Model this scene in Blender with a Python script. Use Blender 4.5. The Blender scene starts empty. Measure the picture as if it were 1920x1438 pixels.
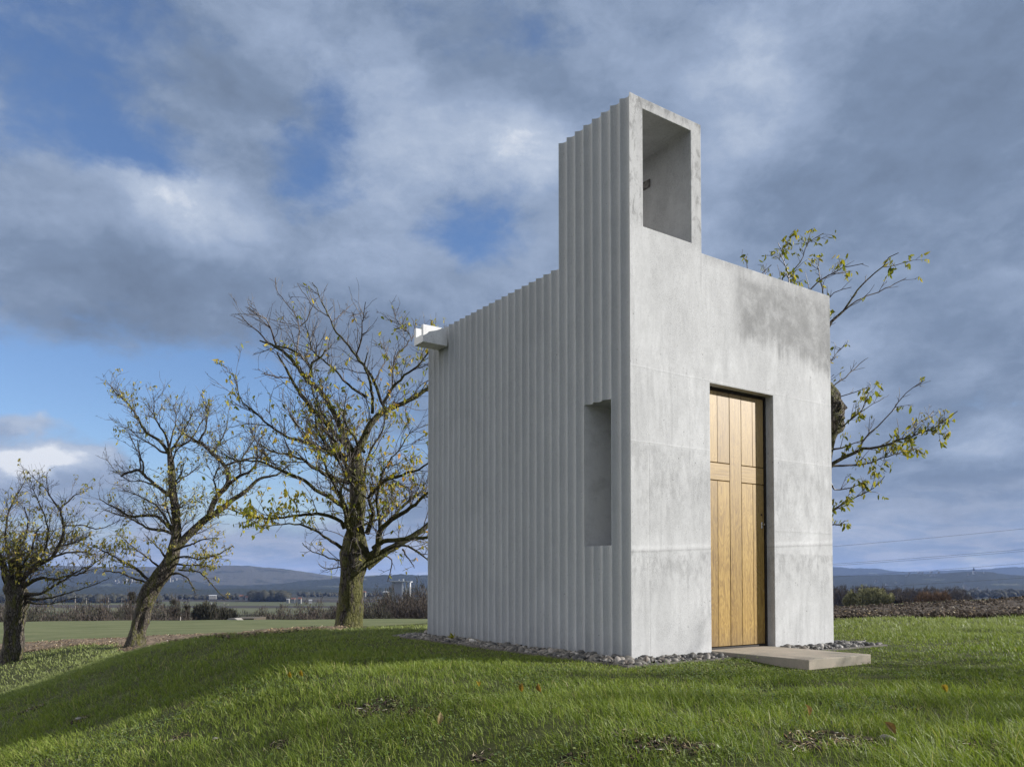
import bpy, bmesh, math, random
import numpy as np
from mathutils import Vector, Matrix, noise as mnoise

random.seed(7)
RNG = np.random.default_rng(11)
SC = bpy.context.scene
COL = SC.collection

# ---------------------------------------------------------------- camera
FPX, PPY, PITCH, EYE = 1499.5, 1041.9, 0.0300, 0.70      # focal length etc. in pixels of a 1920-wide frame
cam_data = bpy.data.cameras.new("camera")
cam_data.sensor_width = 36.0
cam_data.sensor_fit = 'HORIZONTAL'
cam_data.lens = 36.0 * FPX / 1920.0
cam_data.shift_y = (PPY - 719.0) / 1920.0
cam_data.clip_start = 0.05
cam_data.clip_end = 30000.0
cam = bpy.data.objects.new("camera", cam_data)
cam.location = (0, 0, EYE)
cam.rotation_euler = (math.radians(90) + PITCH, 0, 0)
COL.objects.link(cam)
SC.camera = cam

# ---------------------------------------------------------------- exposure
SC.view_settings.view_transform = 'Standard'
SC.view_settings.look = 'None'
EXPO = 0.75
SC.view_settings.exposure = EXPO
SC.view_settings.gamma = 1.0
SC.cycles.use_denoising = True
SC.cycles.denoiser = 'OPENIMAGEDENOISE'
SC.cycles.denoising_input_passes = 'RGB_ALBEDO_NORMAL'
SC.cycles.denoising_prefilter = 'FAST'
SC.cycles.volume_bounces = 0
SC.cycles.max_bounces = 8
SC.cycles.sample_clamp_indirect = 6.0

# ---------------------------------------------------------------- node helper
class NT:
    def __init__(self, tree):
        self.t = tree
        self.t.nodes.clear()
    def n(self, typ, ins=None, **props):
        nd = self.t.nodes.new(typ)
        for k, v in props.items():
            setattr(nd, k, v)
        for k, v in (ins or {}).items():
            self.put(nd.inputs[k], v)
        return nd
    def put(self, sock, v):
        if isinstance(v, bpy.types.NodeSocket):
            self.t.links.new(v, sock)
        elif v is not None:
            if sock.type == 'RGBA' and not isinstance(v, (int, float)) and len(v) == 3:
                v = (*v, 1.0)
            sock.default_value = v
    def m(self, op, a, b=None, c=None, clamp=False):
        nd = self.n('ShaderNodeMath', operation=op, use_clamp=clamp)
        for i, v in enumerate((a, b, c)):
            if v is not None:
                self.put(nd.inputs[i], v)
        return nd.outputs[0]
    def vm(self, op, a, b=None):
        nd = self.n('ShaderNodeVectorMath', operation=op)
        self.put(nd.inputs[0], a)
        if b is not None:
            self.put(nd.inputs[1], b)
        return nd.outputs[0]
    def noise(self, vec, scale, detail=4.0, rough=0.5, dist=0.0, out=0):
        nd = self.n('ShaderNodeTexNoise', {'Vector': vec, 'Scale': scale, 'Detail': detail, 'Roughness': rough, 'Distortion': dist})
        return nd.outputs[out]
    def step(self, x, lo, hi, a=0.0, b=1.0):
        nd = self.n('ShaderNodeMapRange', {'Value': x, 'From Min': lo, 'From Max': hi, 'To Min': a, 'To Max': b}, interpolation_type='SMOOTHSTEP')
        return nd.outputs[0]
    def mix(self, f, a, b, mode='MIX'):
        nd = self.n('ShaderNodeMix', data_type='RGBA', blend_type=mode)
        nd.clamp_factor = True
        self.put(nd.inputs[0], f)
        self.put(nd.inputs[6], a)
        self.put(nd.inputs[7], b)
        return nd.outputs[2]
    def ramp(self, f, stops):
        nd = self.n('ShaderNodeValToRGB', {'Fac': f})
        cr = nd.color_ramp
        while len(cr.elements) < len(stops):
            cr.elements.new(0.5)
        for e, (p, c) in zip(cr.elements, stops):
            e.position = p
            e.color = (*c, 1.0) if len(c) == 3 else c
        return nd.outputs[0]
    def scale(self, vec, s):
        nd = self.n('ShaderNodeMapping', {'Vector': vec, 'Scale': s})
        return nd.outputs[0]
    def xyz(self, vec):
        nd = self.n('ShaderNodeSeparateXYZ', {0: vec})
        return nd.outputs

def material(name):
    m = bpy.data.materials.new(name)
    m.use_nodes = True
    return m, NT(m.node_tree)

def finish(nt, color, rough=0.8, bump=None, bump_dist=0.01, bump_str=1.0, spec=0.3, metallic=0.0, transl=None, coat=0.0):
    b = nt.n('ShaderNodeBsdfPrincipled', {'Base Color': color, 'Roughness': rough, 'Metallic': metallic, 'Specular IOR Level': spec})
    if coat:
        b.inputs['Coat Weight'].default_value = coat
    if bump is not None:
        bp = nt.n('ShaderNodeBump', {'Height': bump, 'Distance': bump_dist, 'Strength': bump_str})
        nt.put(b.inputs['Normal'], bp.outputs[0])
    sh = b.outputs[0]
    if transl is not None:
        tr = nt.n('ShaderNodeBsdfTranslucent', {'Color': transl[0]})
        mx = nt.n('ShaderNodeMixShader', {0: transl[1], 1: sh, 2: tr.outputs[0]})
        sh = mx.outputs[0]
    nt.n('ShaderNodeOutputMaterial', {'Surface': sh})

# ---------------------------------------------------------------- sun
TH = 0.6018                                   # chapel's turn about the vertical
CT, ST = math.cos(TH), math.sin(TH)
SUN_B = (1.57, -1.0, 0.77)                    # towards the sun, in the chapel's axes
SUN = Vector((CT * SUN_B[0] - ST * SUN_B[1], ST * SUN_B[0] + CT * SUN_B[1], SUN_B[2])).normalized()
sun_data = bpy.data.lights.new("sun", 'SUN')
sun_data.energy = 4.9
sun_data.angle = math.radians(0.53)
sun_data.color = (1.0, 0.968, 0.918)
sun = bpy.data.objects.new("sun", sun_data)
sun.rotation_euler = SUN.to_track_quat('Z', 'Y').to_euler()
sun.location = SUN * 60
COL.objects.link(sun)

# ---------------------------------------------------------------- sky with clouds
world = bpy.data.worlds.new("World")
SC.world = world
world.use_nodes = True
def build_sky():
    nt = NT(world.node_tree)
    K = 10.0 / (2 ** EXPO)                    # cloud colours below are radiances on display scale
    d = nt.n('ShaderNodeTexCoord').outputs['Generated']
    sky = nt.n('ShaderNodeTexSky', sky_type='NISHITA', sun_disc=False)
    sky.sun_elevation = math.asin(SUN.z)
    sky.sun_rotation = math.atan2(SUN.x, SUN.y)
    sky.air_density = 1.0
    sky.dust_density = 0.4
    sky.ozone_density = 2.0
    x, y, z = nt.xyz(d)
    # clouds live on a flat ceiling: project the direction on a plane so that they shrink to the horizon
    wz = nt.m('MAXIMUM', nt.m('ADD', z, 0.16), 0.05)
    px = nt.m('DIVIDE', x, wz)
    py = nt.m('DIVIDE', y, wz)
    pl = nt.n('ShaderNodeCombineXYZ', {0: px, 1: py, 2: 0.0}).outputs[0]
    n1 = nt.noise(pl, 1.1, 6.0, 0.55, 0.35)
    n2 = nt.noise(nt.vm('ADD', pl, (7.3, 1.1, 3.0)), 2.6, 8.0, 0.60, 0.5)
    n3 = nt.noise(nt.vm('ADD', pl, (2.0, 9.0, 5.0)), 0.8, 5.0, 0.55, 0.2)
    dn = nt.noise(nt.scale(d, (1, 1, 1.5)), 3.6, 7.0, 0.58, 0.0, out=1)
    dn2 = nt.noise(nt.scale(d, (1, 1, 1.6)), 13.0, 7.0, 0.62, 0.3)
    dn3 = nt.noise(nt.scale(d, (1, 1, 1.8)), 30.0, 6.0, 0.65, 0.6)
    w = nt.xyz(nt.vm('SUBTRACT', dn, (0.5, 0.5, 0.5)))
    az = nt.m('ADD', nt.m('MULTIPLY', nt.m('ARCTAN2', x, y), 57.2958), nt.m('MULTIPLY', w[0], 15.0))
    el = nt.m('ADD', nt.m('MULTIPLY', nt.m('ARCSINE', z), 57.2958), nt.m('MULTIPLY', w[1], 9.0))
    def blob(a0, e0, sa, se, amp):
        u = nt.m('DIVIDE', nt.m('SUBTRACT', az, a0), sa)
        v = nt.m('DIVIDE', nt.m('SUBTRACT', el, e0), se)
        r = nt.m('ADD', nt.m('MULTIPLY', u, u), nt.m('MULTIPLY', v, v))
        return nt.m('MULTIPLY', nt.m('EXPONENT', nt.m('MULTIPLY', r, -1.0)), amp)
    def total(lst, base):
        s = base
        for b in lst:
            s = nt.m('ADD', s, blob(*b))
        return s
    cover = total(COVER, nt.m('ADD', 0.62, nt.m('MULTIPLY', nt.m('SUBTRACT', n1, 0.5), 0.9)))
    cover = nt.m('ADD', cover, nt.m('MULTIPLY', nt.m('SUBTRACT', dn2, 0.5), 0.85))
    cover = nt.m('ADD', cover, nt.m('MULTIPLY', nt.m('SUBTRACT', dn3, 0.5), 0.24))
    cov = nt.step(cover, 0.20, 0.72)
    light = total(LIGHT, nt.m('ADD', 0.45, nt.m('MULTIPLY', nt.m('SUBTRACT', n2, 0.5), 0.40)))
    light = nt.m('ADD', light, nt.m('MULTIPLY', nt.m('SUBTRACT', n3, 0.5), 0.25))
    light = nt.m('ADD', light, nt.m('MULTIPLY', nt.m('SUBTRACT', dn2, 0.5), 0.28))
    light = nt.m('ADD', light, nt.m('MULTIPLY', nt.m('SUBTRACT', dn3, 0.5), 0.09))
    # billows: compare the cloud's density here with its density a little nearer to the sun
    def bil(v, s):
        return nt.noise(nt.vm('ADD', nt.scale(v, (1, 1, 1.7)), nt.vm('MULTIPLY', nt.vm('SUBTRACT', dn, (0.5, 0.5, 0.5)), (0.22, 0.22, 0.22))), s, 7.0, 0.60, 0.0)
    off = Vector((SUN.x, SUN.y, SUN.z + 0.35)).normalized()
    for s, k, dist in ((3.6, 0.95, 0.060), (9.0, 0.22, 0.025)):
        rel = nt.m('SUBTRACT', bil(d, s), bil(nt.vm('ADD', d, tuple(off * dist)), s))
        light = nt.m('ADD', light, nt.m('MULTIPLY', rel, k))
    # unseen brighter clouds, added to the sides of the sky as fill light
    ang = nt.m('ARCTAN2', x, y)
    left = nt.m('MULTIPLY', nt.step(ang, -0.70, -0.98), nt.step(ang, -2.0, -1.5))
    light = nt.m('ADD', light, nt.m('MULTIPLY', left, 0.35))
    right = nt.m('MULTIPLY', nt.step(ang, 0.75, 1.3), nt.step(ang, 2.3, 1.8))
    light = nt.m('ADD', light, nt.m('MULTIPLY', right, 0.30))
    cc = nt.ramp(light, [(0.0, (0.135, 0.182, 0.272)), (0.35, (0.205, 0.275, 0.405)), (0.62, (0.325, 0.410, 0.570)), (0.85, (0.48, 0.56, 0.70)), (1.0, (0.76, 0.80, 0.87))])
    cc = nt.mix(1.0, cc, (K, K, K), 'MULTIPLY')
    back = nt.m('MAXIMUM', left, nt.m('MULTIPLY', nt.step(nt.m('ABSOLUTE', ang), 1.7, 2.4), 0.15))
    white = nt.mix(n2, (0.70 * K, 0.68 * K, 0.66 * K), (5.6 * K, 5.4 * K, 5.15 * K))
    cc = nt.mix(nt.m('MULTIPLY', back, 0.85), cc, white)
    cov = nt.m('MAXIMUM', cov, nt.m('MULTIPLY', back, 0.9))
    blue = nt.mix(1.0, sky.outputs[0], SKY_TINT, 'MULTIPLY')
    # lilac band of far cloud over the horizon
    hz = nt.m('MULTIPLY', nt.step(nt.m('MULTIPLY', nt.m('ARCSINE', z), 57.2958), 0.0, 9.0, 1.0, 0.0), 0.6)
    hc = nt.mix(nt.step(n2, 0.42, 0.62), (0.27 * K, 0.35 * K, 0.53 * K), (0.42 * K, 0.46 * K, 0.58 * K))
    skyc = nt.mix(cov, blue, cc)
    skyc = nt.mix(hz, skyc, hc)
    bg = nt.n('ShaderNodeBackground', {'Color': skyc, 'Strength': 0.1})
    nt.n('ShaderNodeOutputWorld', {'Surface': bg.outputs[0]})

def AE(px, py, sx, sy, amp):
    """blob in the sky from its place in the photograph, as azimuth and elevation in degrees"""
    a = math.atan((px - 960) / FPX)
    e = math.atan((1087 - py) * math.cos(a) / FPX)
    return (math.degrees(a), math.degrees(e), sx / 26.2, sy / 26.2, amp)
SKY_TINT = (0.70, 0.77, 0.93)
COVER = [AE(260, 740, 360, 105, -1.0), AE(90, 700, 150, 60, -0.3), AE(420, 880, 190, 90, -0.6), AE(640, 270, 90, 90, -0.55), AE(210, 270, 150, 50, -0.50), AE(900, 430, 90, 55, -0.6),
         AE(300, 430, 330, 130, 0.45), AE(760, 380, 120, 120, 0.2), AE(700, 560, 220, 90, 0.35), AE(50, 760, 90, 38, 0.95), AE(80, 880, 110, 38, 1.25), AE(1650, 450, 420, 300, 0.75), AE(1640, 930, 330, 70, 0.35), AE(1700, 790, 200, 30, -0.25),
         AE(400, 130, 420, 110, 0.3), AE(1000, 200, 220, 60, 0.15), AE(60, 60, 200, 110, -0.5), AE(330, 60, 150, 60, -0.2), AE(120, 330, 120, 60, -0.2), AE(1020, 80, 130, 60, -0.2), AE(600, 1000, 300, 60, 0.2), AE(640, 640, 220, 90, 0.25), AE(500, 800, 300, 60, 0.2)]
LIGHT = [AE(350, 370, 150, 60, 0.40), AE(440, 140, 280, 90, -0.07), AE(300, 560, 330, 60, -0.14), AE(760, 300, 130, 130, 0.20), AE(965, 285, 75, 50, 0.34), AE(1430, 150, 110, 80, 0.30), AE(1340, 290, 80, 110, 0.26), AE(1650, 420, 330, 120, -0.06),
         AE(1600, 630, 170, 50, 0.22), AE(1570, 765, 60, 50, 0.40), AE(1790, 850, 190, 70, -0.16), AE(60, 866, 95, 34, 0.85), AE(50, 752, 80, 34, 0.42), AE(1820, 560, 150, 90, -0.14), AE(1850, 160, 260, 130, -0.12), AE(1870, 830, 60, 26, 0.25), AE(1640, 985, 170, 26, 0.16),
         AE(1010, 350, 60, 40, 0.2), AE(700, 620, 220, 70, -0.05), AE(60, 250, 200, 200, -0.08), AE(720, 120, 150, 60, -0.06)]
build_sky()

# ---------------------------------------------------------------- mesh helpers
def np_mesh(name, verts, faces, smooth=False, attr=None):
    me = bpy.data.meshes.new(name)
    verts = np.asarray(verts, dtype=np.float32)
    faces = [np.asarray(f, dtype=np.int32) for f in faces if len(f)]
    me.vertices.add(len(verts))
    me.vertices.foreach_set('co', verts.ravel())
    nl = sum(f.size for f in faces)
    npoly = sum(len(f) for f in faces)
    me.loops.add(nl)
    me.polygons.add(npoly)
    me.loops.foreach_set('vertex_index', np.concatenate([f.ravel() for f in faces]))
    tot = np.concatenate([np.full(len(f), f.shape[1], dtype=np.int32) for f in faces])
    start = np.concatenate([[0], np.cumsum(tot)[:-1]]).astype(np.int32)
    me.polygons.foreach_set('loop_start', start)
    me.polygons.foreach_set('loop_total', tot)
    if smooth:
        me.polygons.foreach_set('use_smooth', np.ones(npoly, dtype=bool))
    if attr is not None:
        for k, a in attr.items():
            a = np.asarray(a, dtype=np.float32)
            at = me.attributes.new(k, 'FLOAT', 'POINT')
            at.data.foreach_set('value', a.ravel())
    me.update(calc_edges=True)
    me.validate()
    return me

def link(name, me, mat=None, parent=None, loc=None):
    o = bpy.data.objects.new(name, me)
    COL.objects.link(o)
    if mat is not None and me is not None:
        for mm in (mat if isinstance(mat, (list, tuple)) else [mat]):
            me.materials.append(mm)
    if parent is not None:
        o.parent = parent
    if loc is not None:
        o.location = loc
    return o

def tag(o, label=None, cat=None, group=None, kind=None):
    if label: o['label'] = label
    if cat: o['category'] = cat
    if group: o['group'] = group
    if kind: o['kind'] = kind
    return o

def empty(name, loc=(0, 0, 0), rz=0.0):
    o = bpy.data.objects.new(name, None)
    o.empty_display_size = 0.3
    o.location = loc
    o.rotation_euler = (0, 0, rz)
    COL.objects.link(o)
    return o

def bm_obj(name, bm, mat, parent=None, smooth=False):
    me = bpy.data.meshes.new(name)
    bmesh.ops.recalc_face_normals(bm, faces=bm.faces)
    if smooth:
        for f in bm.faces:
            f.smooth = True
    bm.to_mesh(me)
    bm.free()
    return link(name, me, mat, parent)

def add_box(bm, x0, x1, y0, y1, z0, z1):
    v = [bm.verts.new(p) for p in ((x0, y0, z0), (x1, y0, z0), (x1, y1, z0), (x0, y1, z0), (x0, y0, z1), (x1, y0, z1), (x1, y1, z1), (x0, y1, z1))]
    for f in ((0, 3, 2, 1), (4, 5, 6, 7), (0, 1, 5, 4), (1, 2, 6, 5), (2, 3, 7, 6), (3, 0, 4, 7)):
        bm.faces.new([v[i] for i in f])
    return v

def box_bm(x0, x1, y0, y1, z0, z1, bev=0.0, seg=2):
    bm = bmesh.new()
    add_box(bm, x0, x1, y0, y1, z0, z1)
    if bev:
        bmesh.ops.bevel(bm, geom=bm.edges[:], offset=bev, segments=seg, affect='EDGES', profile=0.5)
    return bm

def cells_bm(xs, ys, zs, inside):
    """closed solid made of grid cells: only faces between full and empty cells are built"""
    bm = bmesh.new()
    V = {}
    def vert(i, j, k):
        if (i, j, k) not in V:
            V[(i, j, k)] = bm.verts.new((xs[i], ys[j], zs[k]))
        return V[(i, j, k)]
    nx, ny, nz = len(xs) - 1, len(ys) - 1, len(zs) - 1
    full = {}
    for i in range(nx):
        for j in range(ny):
            for k in range(nz):
                full[(i, j, k)] = inside((xs[i] + xs[i + 1]) / 2, (ys[j] + ys[j + 1]) / 2, (zs[k] + zs[k + 1]) / 2)
    F = {(1, 0, 0): ((1, 0, 0), (1, 1, 0), (1, 1, 1), (1, 0, 1)), (-1, 0, 0): ((0, 0, 0), (0, 0, 1), (0, 1, 1), (0, 1, 0)),
         (0, 1, 0): ((0, 1, 0), (0, 1, 1), (1, 1, 1), (1, 1, 0)), (0, -1, 0): ((0, 0, 0), (1, 0, 0), (1, 0, 1), (0, 0, 1)),
         (0, 0, 1): ((0, 0, 1), (1, 0, 1), (1, 1, 1), (0, 1, 1)), (0, 0, -1): ((0, 0, 0), (0, 1, 0), (1, 1, 0), (1, 0, 0))}
    for (i, j, k), f in full.items():
        if not f:
            continue
        for dd, cs in F.items():
            if not full.get((i + dd[0], j + dd[1], k + dd[2]), False):
                bm.faces.new([vert(i + a, j + b, k + c) for a, b, c in cs])
    bm.normal_update()
    return bm

def bevel_sharp(bm, off, skip=None, seg=2):
    es = [e for e in bm.edges if len(e.link_faces) == 2 and e.calc_face_angle(0) > 0.5 and not (skip and skip(e))]
    bmesh.ops.bevel(bm, geom=es, offset=off, segments=seg, affect='EDGES', profile=0.6)
    return bm

def vnoise(p, s):
    return mnoise.noise(Vector((p[0] * s, p[1] * s, p[2] * s)))

# value noise in numpy for the large meshes
_PERM = RNG.random((64, 64)).astype(np.float32)
def gnoise(x, y, s):
    x = np.asarray(x) * s + 1000.0; y = np.asarray(y) * s + 1000.0
    xi = np.floor(x).astype(int); yi = np.floor(y).astype(int)
    fx = x - xi; fy = y - yi
    fx = fx * fx * (3 - 2 * fx); fy = fy * fy * (3 - 2 * fy)
    g = lambda a, b: _PERM[a % 64, b % 64]
    return (g(xi, yi) * (1 - fx) + g(xi + 1, yi) * fx) * (1 - fy) + (g(xi, yi + 1) * (1 - fx) + g(xi + 1, yi + 1) * fx) * fy

def sstep(x, a, b):
    t = np.clip((np.asarray(x, dtype=float) - a) / (b - a), 0, 1)
    return t * t * (3 - 2 * t)

# ---------------------------------------------------------------- terrain shape
BX, BY = 1.0815, 7.253                        # chapel's near left corner
def to_b(X, Y):
    dx, dy = np.asarray(X, dtype=float) - BX, np.asarray(Y, dtype=float) - BY
    return CT * dx + ST * dy, -ST * dx + CT * dy
def to_w(x, y):
    return BX + CT * x - ST * y, BY + ST * x + CT * y

FAR = np.array([(0, 0), (5, -0.3), (15, -2.2), (40, -5.5), (110, -9.5), (300, -17), (650, -27), (1500, -30), (20000, -30)], dtype=float)
def ground(X, Y):
    X = np.asarray(X, dtype=float); Y = np.asarray(Y, dtype=float)
    bx, by = to_b(X, Y)
    L = np.maximum(0.0, -2.0 - bx)
    L = L + 0.12 * (gnoise(X, Y, 0.5) - 0.5) * sstep(L, 0, 1.5)
    s = np.maximum(0.0, L - 0.3)
    s = np.sqrt(s * s + 0.02) - 0.1414
    fl = 0.33 * np.minimum(s, 2.4) + 0.10 * (1 - np.exp(-np.maximum(0, s - 2.4) / 1.0)) + 0.004 * np.maximum(0, s - 2.4)
    bk = np.maximum(0.0, by - 5.5) * sstep(X, 5.0, 2.5)
    bk = np.sqrt(bk * bk + 0.1) - 0.316
    fb1 = np.interp(bk, [0, 7, 9, 60], [0, 0.84, 0.95, 1.45])
    fb2 = np.interp(bk, [0, 4, 11, 60], [0, 0.17, 0.92, 1.45])
    kk = sstep(bx, -2.2, 0.2)
    fb = fb1 * (1 - kk) + fb2 * kk
    fl = fl * sstep(Y, 30.0, 14.0)
    z = -0.045 - 0.035 * sstep(by, -0.35, -0.9) * sstep(bx, 0.2, 0.9) * sstep(bx, 3.0, 2.4) - fl - np.minimum(fb, 1.40)
    # the ploughed rise on the right
    r = sstep(X, 4.0, 6.0)
    z = z + r * sstep(Y, 15.5, 25.0) * (0.047 * np.clip(X - 15.2, -5.5, 9.0))
    z = z - 0.08 * sstep(Y, 4.0, 1.0)
    amp = 0.05 * sstep(np.hypot(X, Y), 30, 8) + 0.02
    # flat under the chapel
    near = sstep(np.maximum(np.maximum(-0.9 - bx, bx - 4.2), np.maximum(-2.2 - by, by - 4.9)), 0.0, 1.5)
    z = z + near * amp * ((gnoise(X, Y, 0.7) - 0.5) + 0.6 * (gnoise(X + 9, Y, 1.9) - 0.5))
    yend = 37.0 - 9.0 * sstep(X, 2.0, 9.0)
    z = z + np.interp(Y - yend, FAR[:, 0], FAR[:, 1])
    z = z + 7.5 * np.exp(-((X + 138) / 36.0) ** 2 - ((Y - 195) / 55.0) ** 2)
    return z
def gz(X, Y):
    return float(ground(np.array([X]), np.array([Y]))[0])

def ray(u, v):
    a, b = (u - 960) / FPX, -(v - PPY) / FPX
    y = math.cos(PITCH) - b * math.sin(PITCH)
    z = math.sin(PITCH) + b * math.cos(PITCH)
    return a / y, z / y                       # per metre of depth along +Y
def at(u, v, Y):
    a, b = ray(u, v)
    return Vector((a * Y, Y, EYE + b * Y))
def hit(u, v, y0=1.5, y1=400.0):
    """where the sight line of a photograph pixel meets the ground"""
    a, b = ray(u, v)
    Y = np.geomspace(y0, y1, 4000)
    dd = EYE + b * Y - ground(a * Y, Y)
    i = np.argmax(dd <= 0)
    if dd[i] > 0:
        i = len(Y) - 1
    return Vector((a * Y[i], Y[i], EYE + b * Y[i]))
# ---------------------------------------------------------------- ground sheet
def ground_material():
    m, nt = material("ground")
    p = nt.n('ShaderNodeNewGeometry').outputs['Position']
    x, y, z = nt.xyz(p)
    big = nt.noise(p, 0.55, 4.0, 0.55)
    mid = nt.noise(p, 3.5, 5.0, 0.6)
    fine = nt.noise(p, 40.0, 3.0, 0.6)
    lawn = nt.ramp(mid, [(0.25, (0.034, 0.038, 0.014)), (0.5, (0.052, 0.058, 0.020)), (0.75, (0.070, 0.082, 0.028))])
    soil = nt.ramp(fine, [(0.3, (0.045, 0.034, 0.022)), (0.7, (0.11, 0.085, 0.058))])
    bare = nt.step(nt.m('ADD', big, nt.m('MULTIPLY', mid, 0.35)), 0.78, 0.88)
    lawn = nt.mix(bare, lawn, soil)
    # young winter crop beyond the mound
    crop = nt.ramp(nt.noise(nt.scale(p, (0.35, 1.6, 1.0)), 1.0, 7.0, 0.68), [(0.3, (0.070, 0.088, 0.038)), (0.5, (0.108, 0.122, 0.056)), (0.7, (0.158, 0.156, 0.085))])
    col = nt.mix(nt.step(y, 21.0, 24.0), lawn, crop)
    # scrubland slope, then the fields of the valley
    scrub = nt.ramp(nt.noise(p, 0.15, 5.0, 0.65), [(0.3, (0.040, 0.038, 0.025)), (0.7, (0.085, 0.070, 0.050))])
    hillg = nt.mix(nt.step(x, -66.0, -90.0), scrub, (0.030, 0.050, 0.022))
    col = nt.mix(nt.step(y, 42.0, 52.0), col, hillg)
    wy = nt.m('ADD', y, nt.m('MULTIPLY', nt.m('SUBTRACT', nt.noise(p, 0.004, 3.0, 0.5), 0.5), 260.0))
    wy = nt.m('ADD', wy, nt.m('MULTIPLY', x, 0.16))
    f = nt.n('ShaderNodeMapRange', {'Value': wy, 'From Min': 380.0, 'From Max': 1500.0}).outputs[0]
    fr = nt.n('ShaderNodeValToRGB', {'Fac': f})
    fr.color_ramp.interpolation = 'CONSTANT'
    st = [(0.0, (0.050, 0.066, 0.026)), (0.16, (0.035, 0.036, 0.022)), (0.22, (0.092, 0.096, 0.048)), (0.38, (0.040, 0.033, 0.025)), (0.46, (0.074, 0.080, 0.040)), (0.60, (0.036, 0.030, 0.024)), (0.72, (0.055, 0.050, 0.034)), (0.86, (0.03, 0.031, 0.022))]
    while len(fr.color_ramp.elements) < len(st):
        fr.color_ramp.elements.new(0.5)
    for e, (a, c) in zip(fr.color_ramp.elements, st):
        e.position = a; e.color = (*c, 1)
    col = nt.mix(nt.step(y, 330.0, 380.0), col, fr.outputs[0])
    col = nt.mix(0.25, col, nt.ramp(nt.noise(p, 0.02, 6.0, 0.7), [(0.3, (0.4, 0.4, 0.4)), (0.7, (1, 1, 1))]), 'MULTIPLY')
    h = nt.m('ADD', nt.m('MULTIPLY', fine, 0.5), mid)
    finish(nt, col, 0.95, h, 0.02, 0.7, spec=0.1)
    return m

def build_ground():
    rr = np.geomspace(0.6, 16000, 230)
    ang = np.concatenate([np.linspace(-58, 58, 260), np.linspace(58, 302, 62)[1:-1]])
    a = np.radians(ang)
    X = rr[:, None] * np.sin(a)[None, :]
    Y = rr[:, None] * np.cos(a)[None, :]
    Z = ground(X, Y)
    na, nr = len(a), len(rr)
    V = np.stack([X, Y, Z], -1).reshape(-1, 3)
    V = np.vstack([V, [[0, 0, gz(0, 0)]]])
    i, j = np.meshgrid(np.arange(nr - 1), np.arange(na), indexing='ij')
    j2 = (j + 1) % na
    q = np.stack([i * na + j, (i + 1) * na + j, (i + 1) * na + j2, i * na + j2], -1).reshape(-1, 4)[:, ::-1]
    jj = np.arange(na)
    t = np.stack([np.full(na, nr * na), jj, (jj + 1) % na], -1)[:, ::-1]
    me = np_mesh("ground", V, [q, t], smooth=True)
    tag(link("ground", me, ground_material()), kind='structure')
build_ground()

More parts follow.
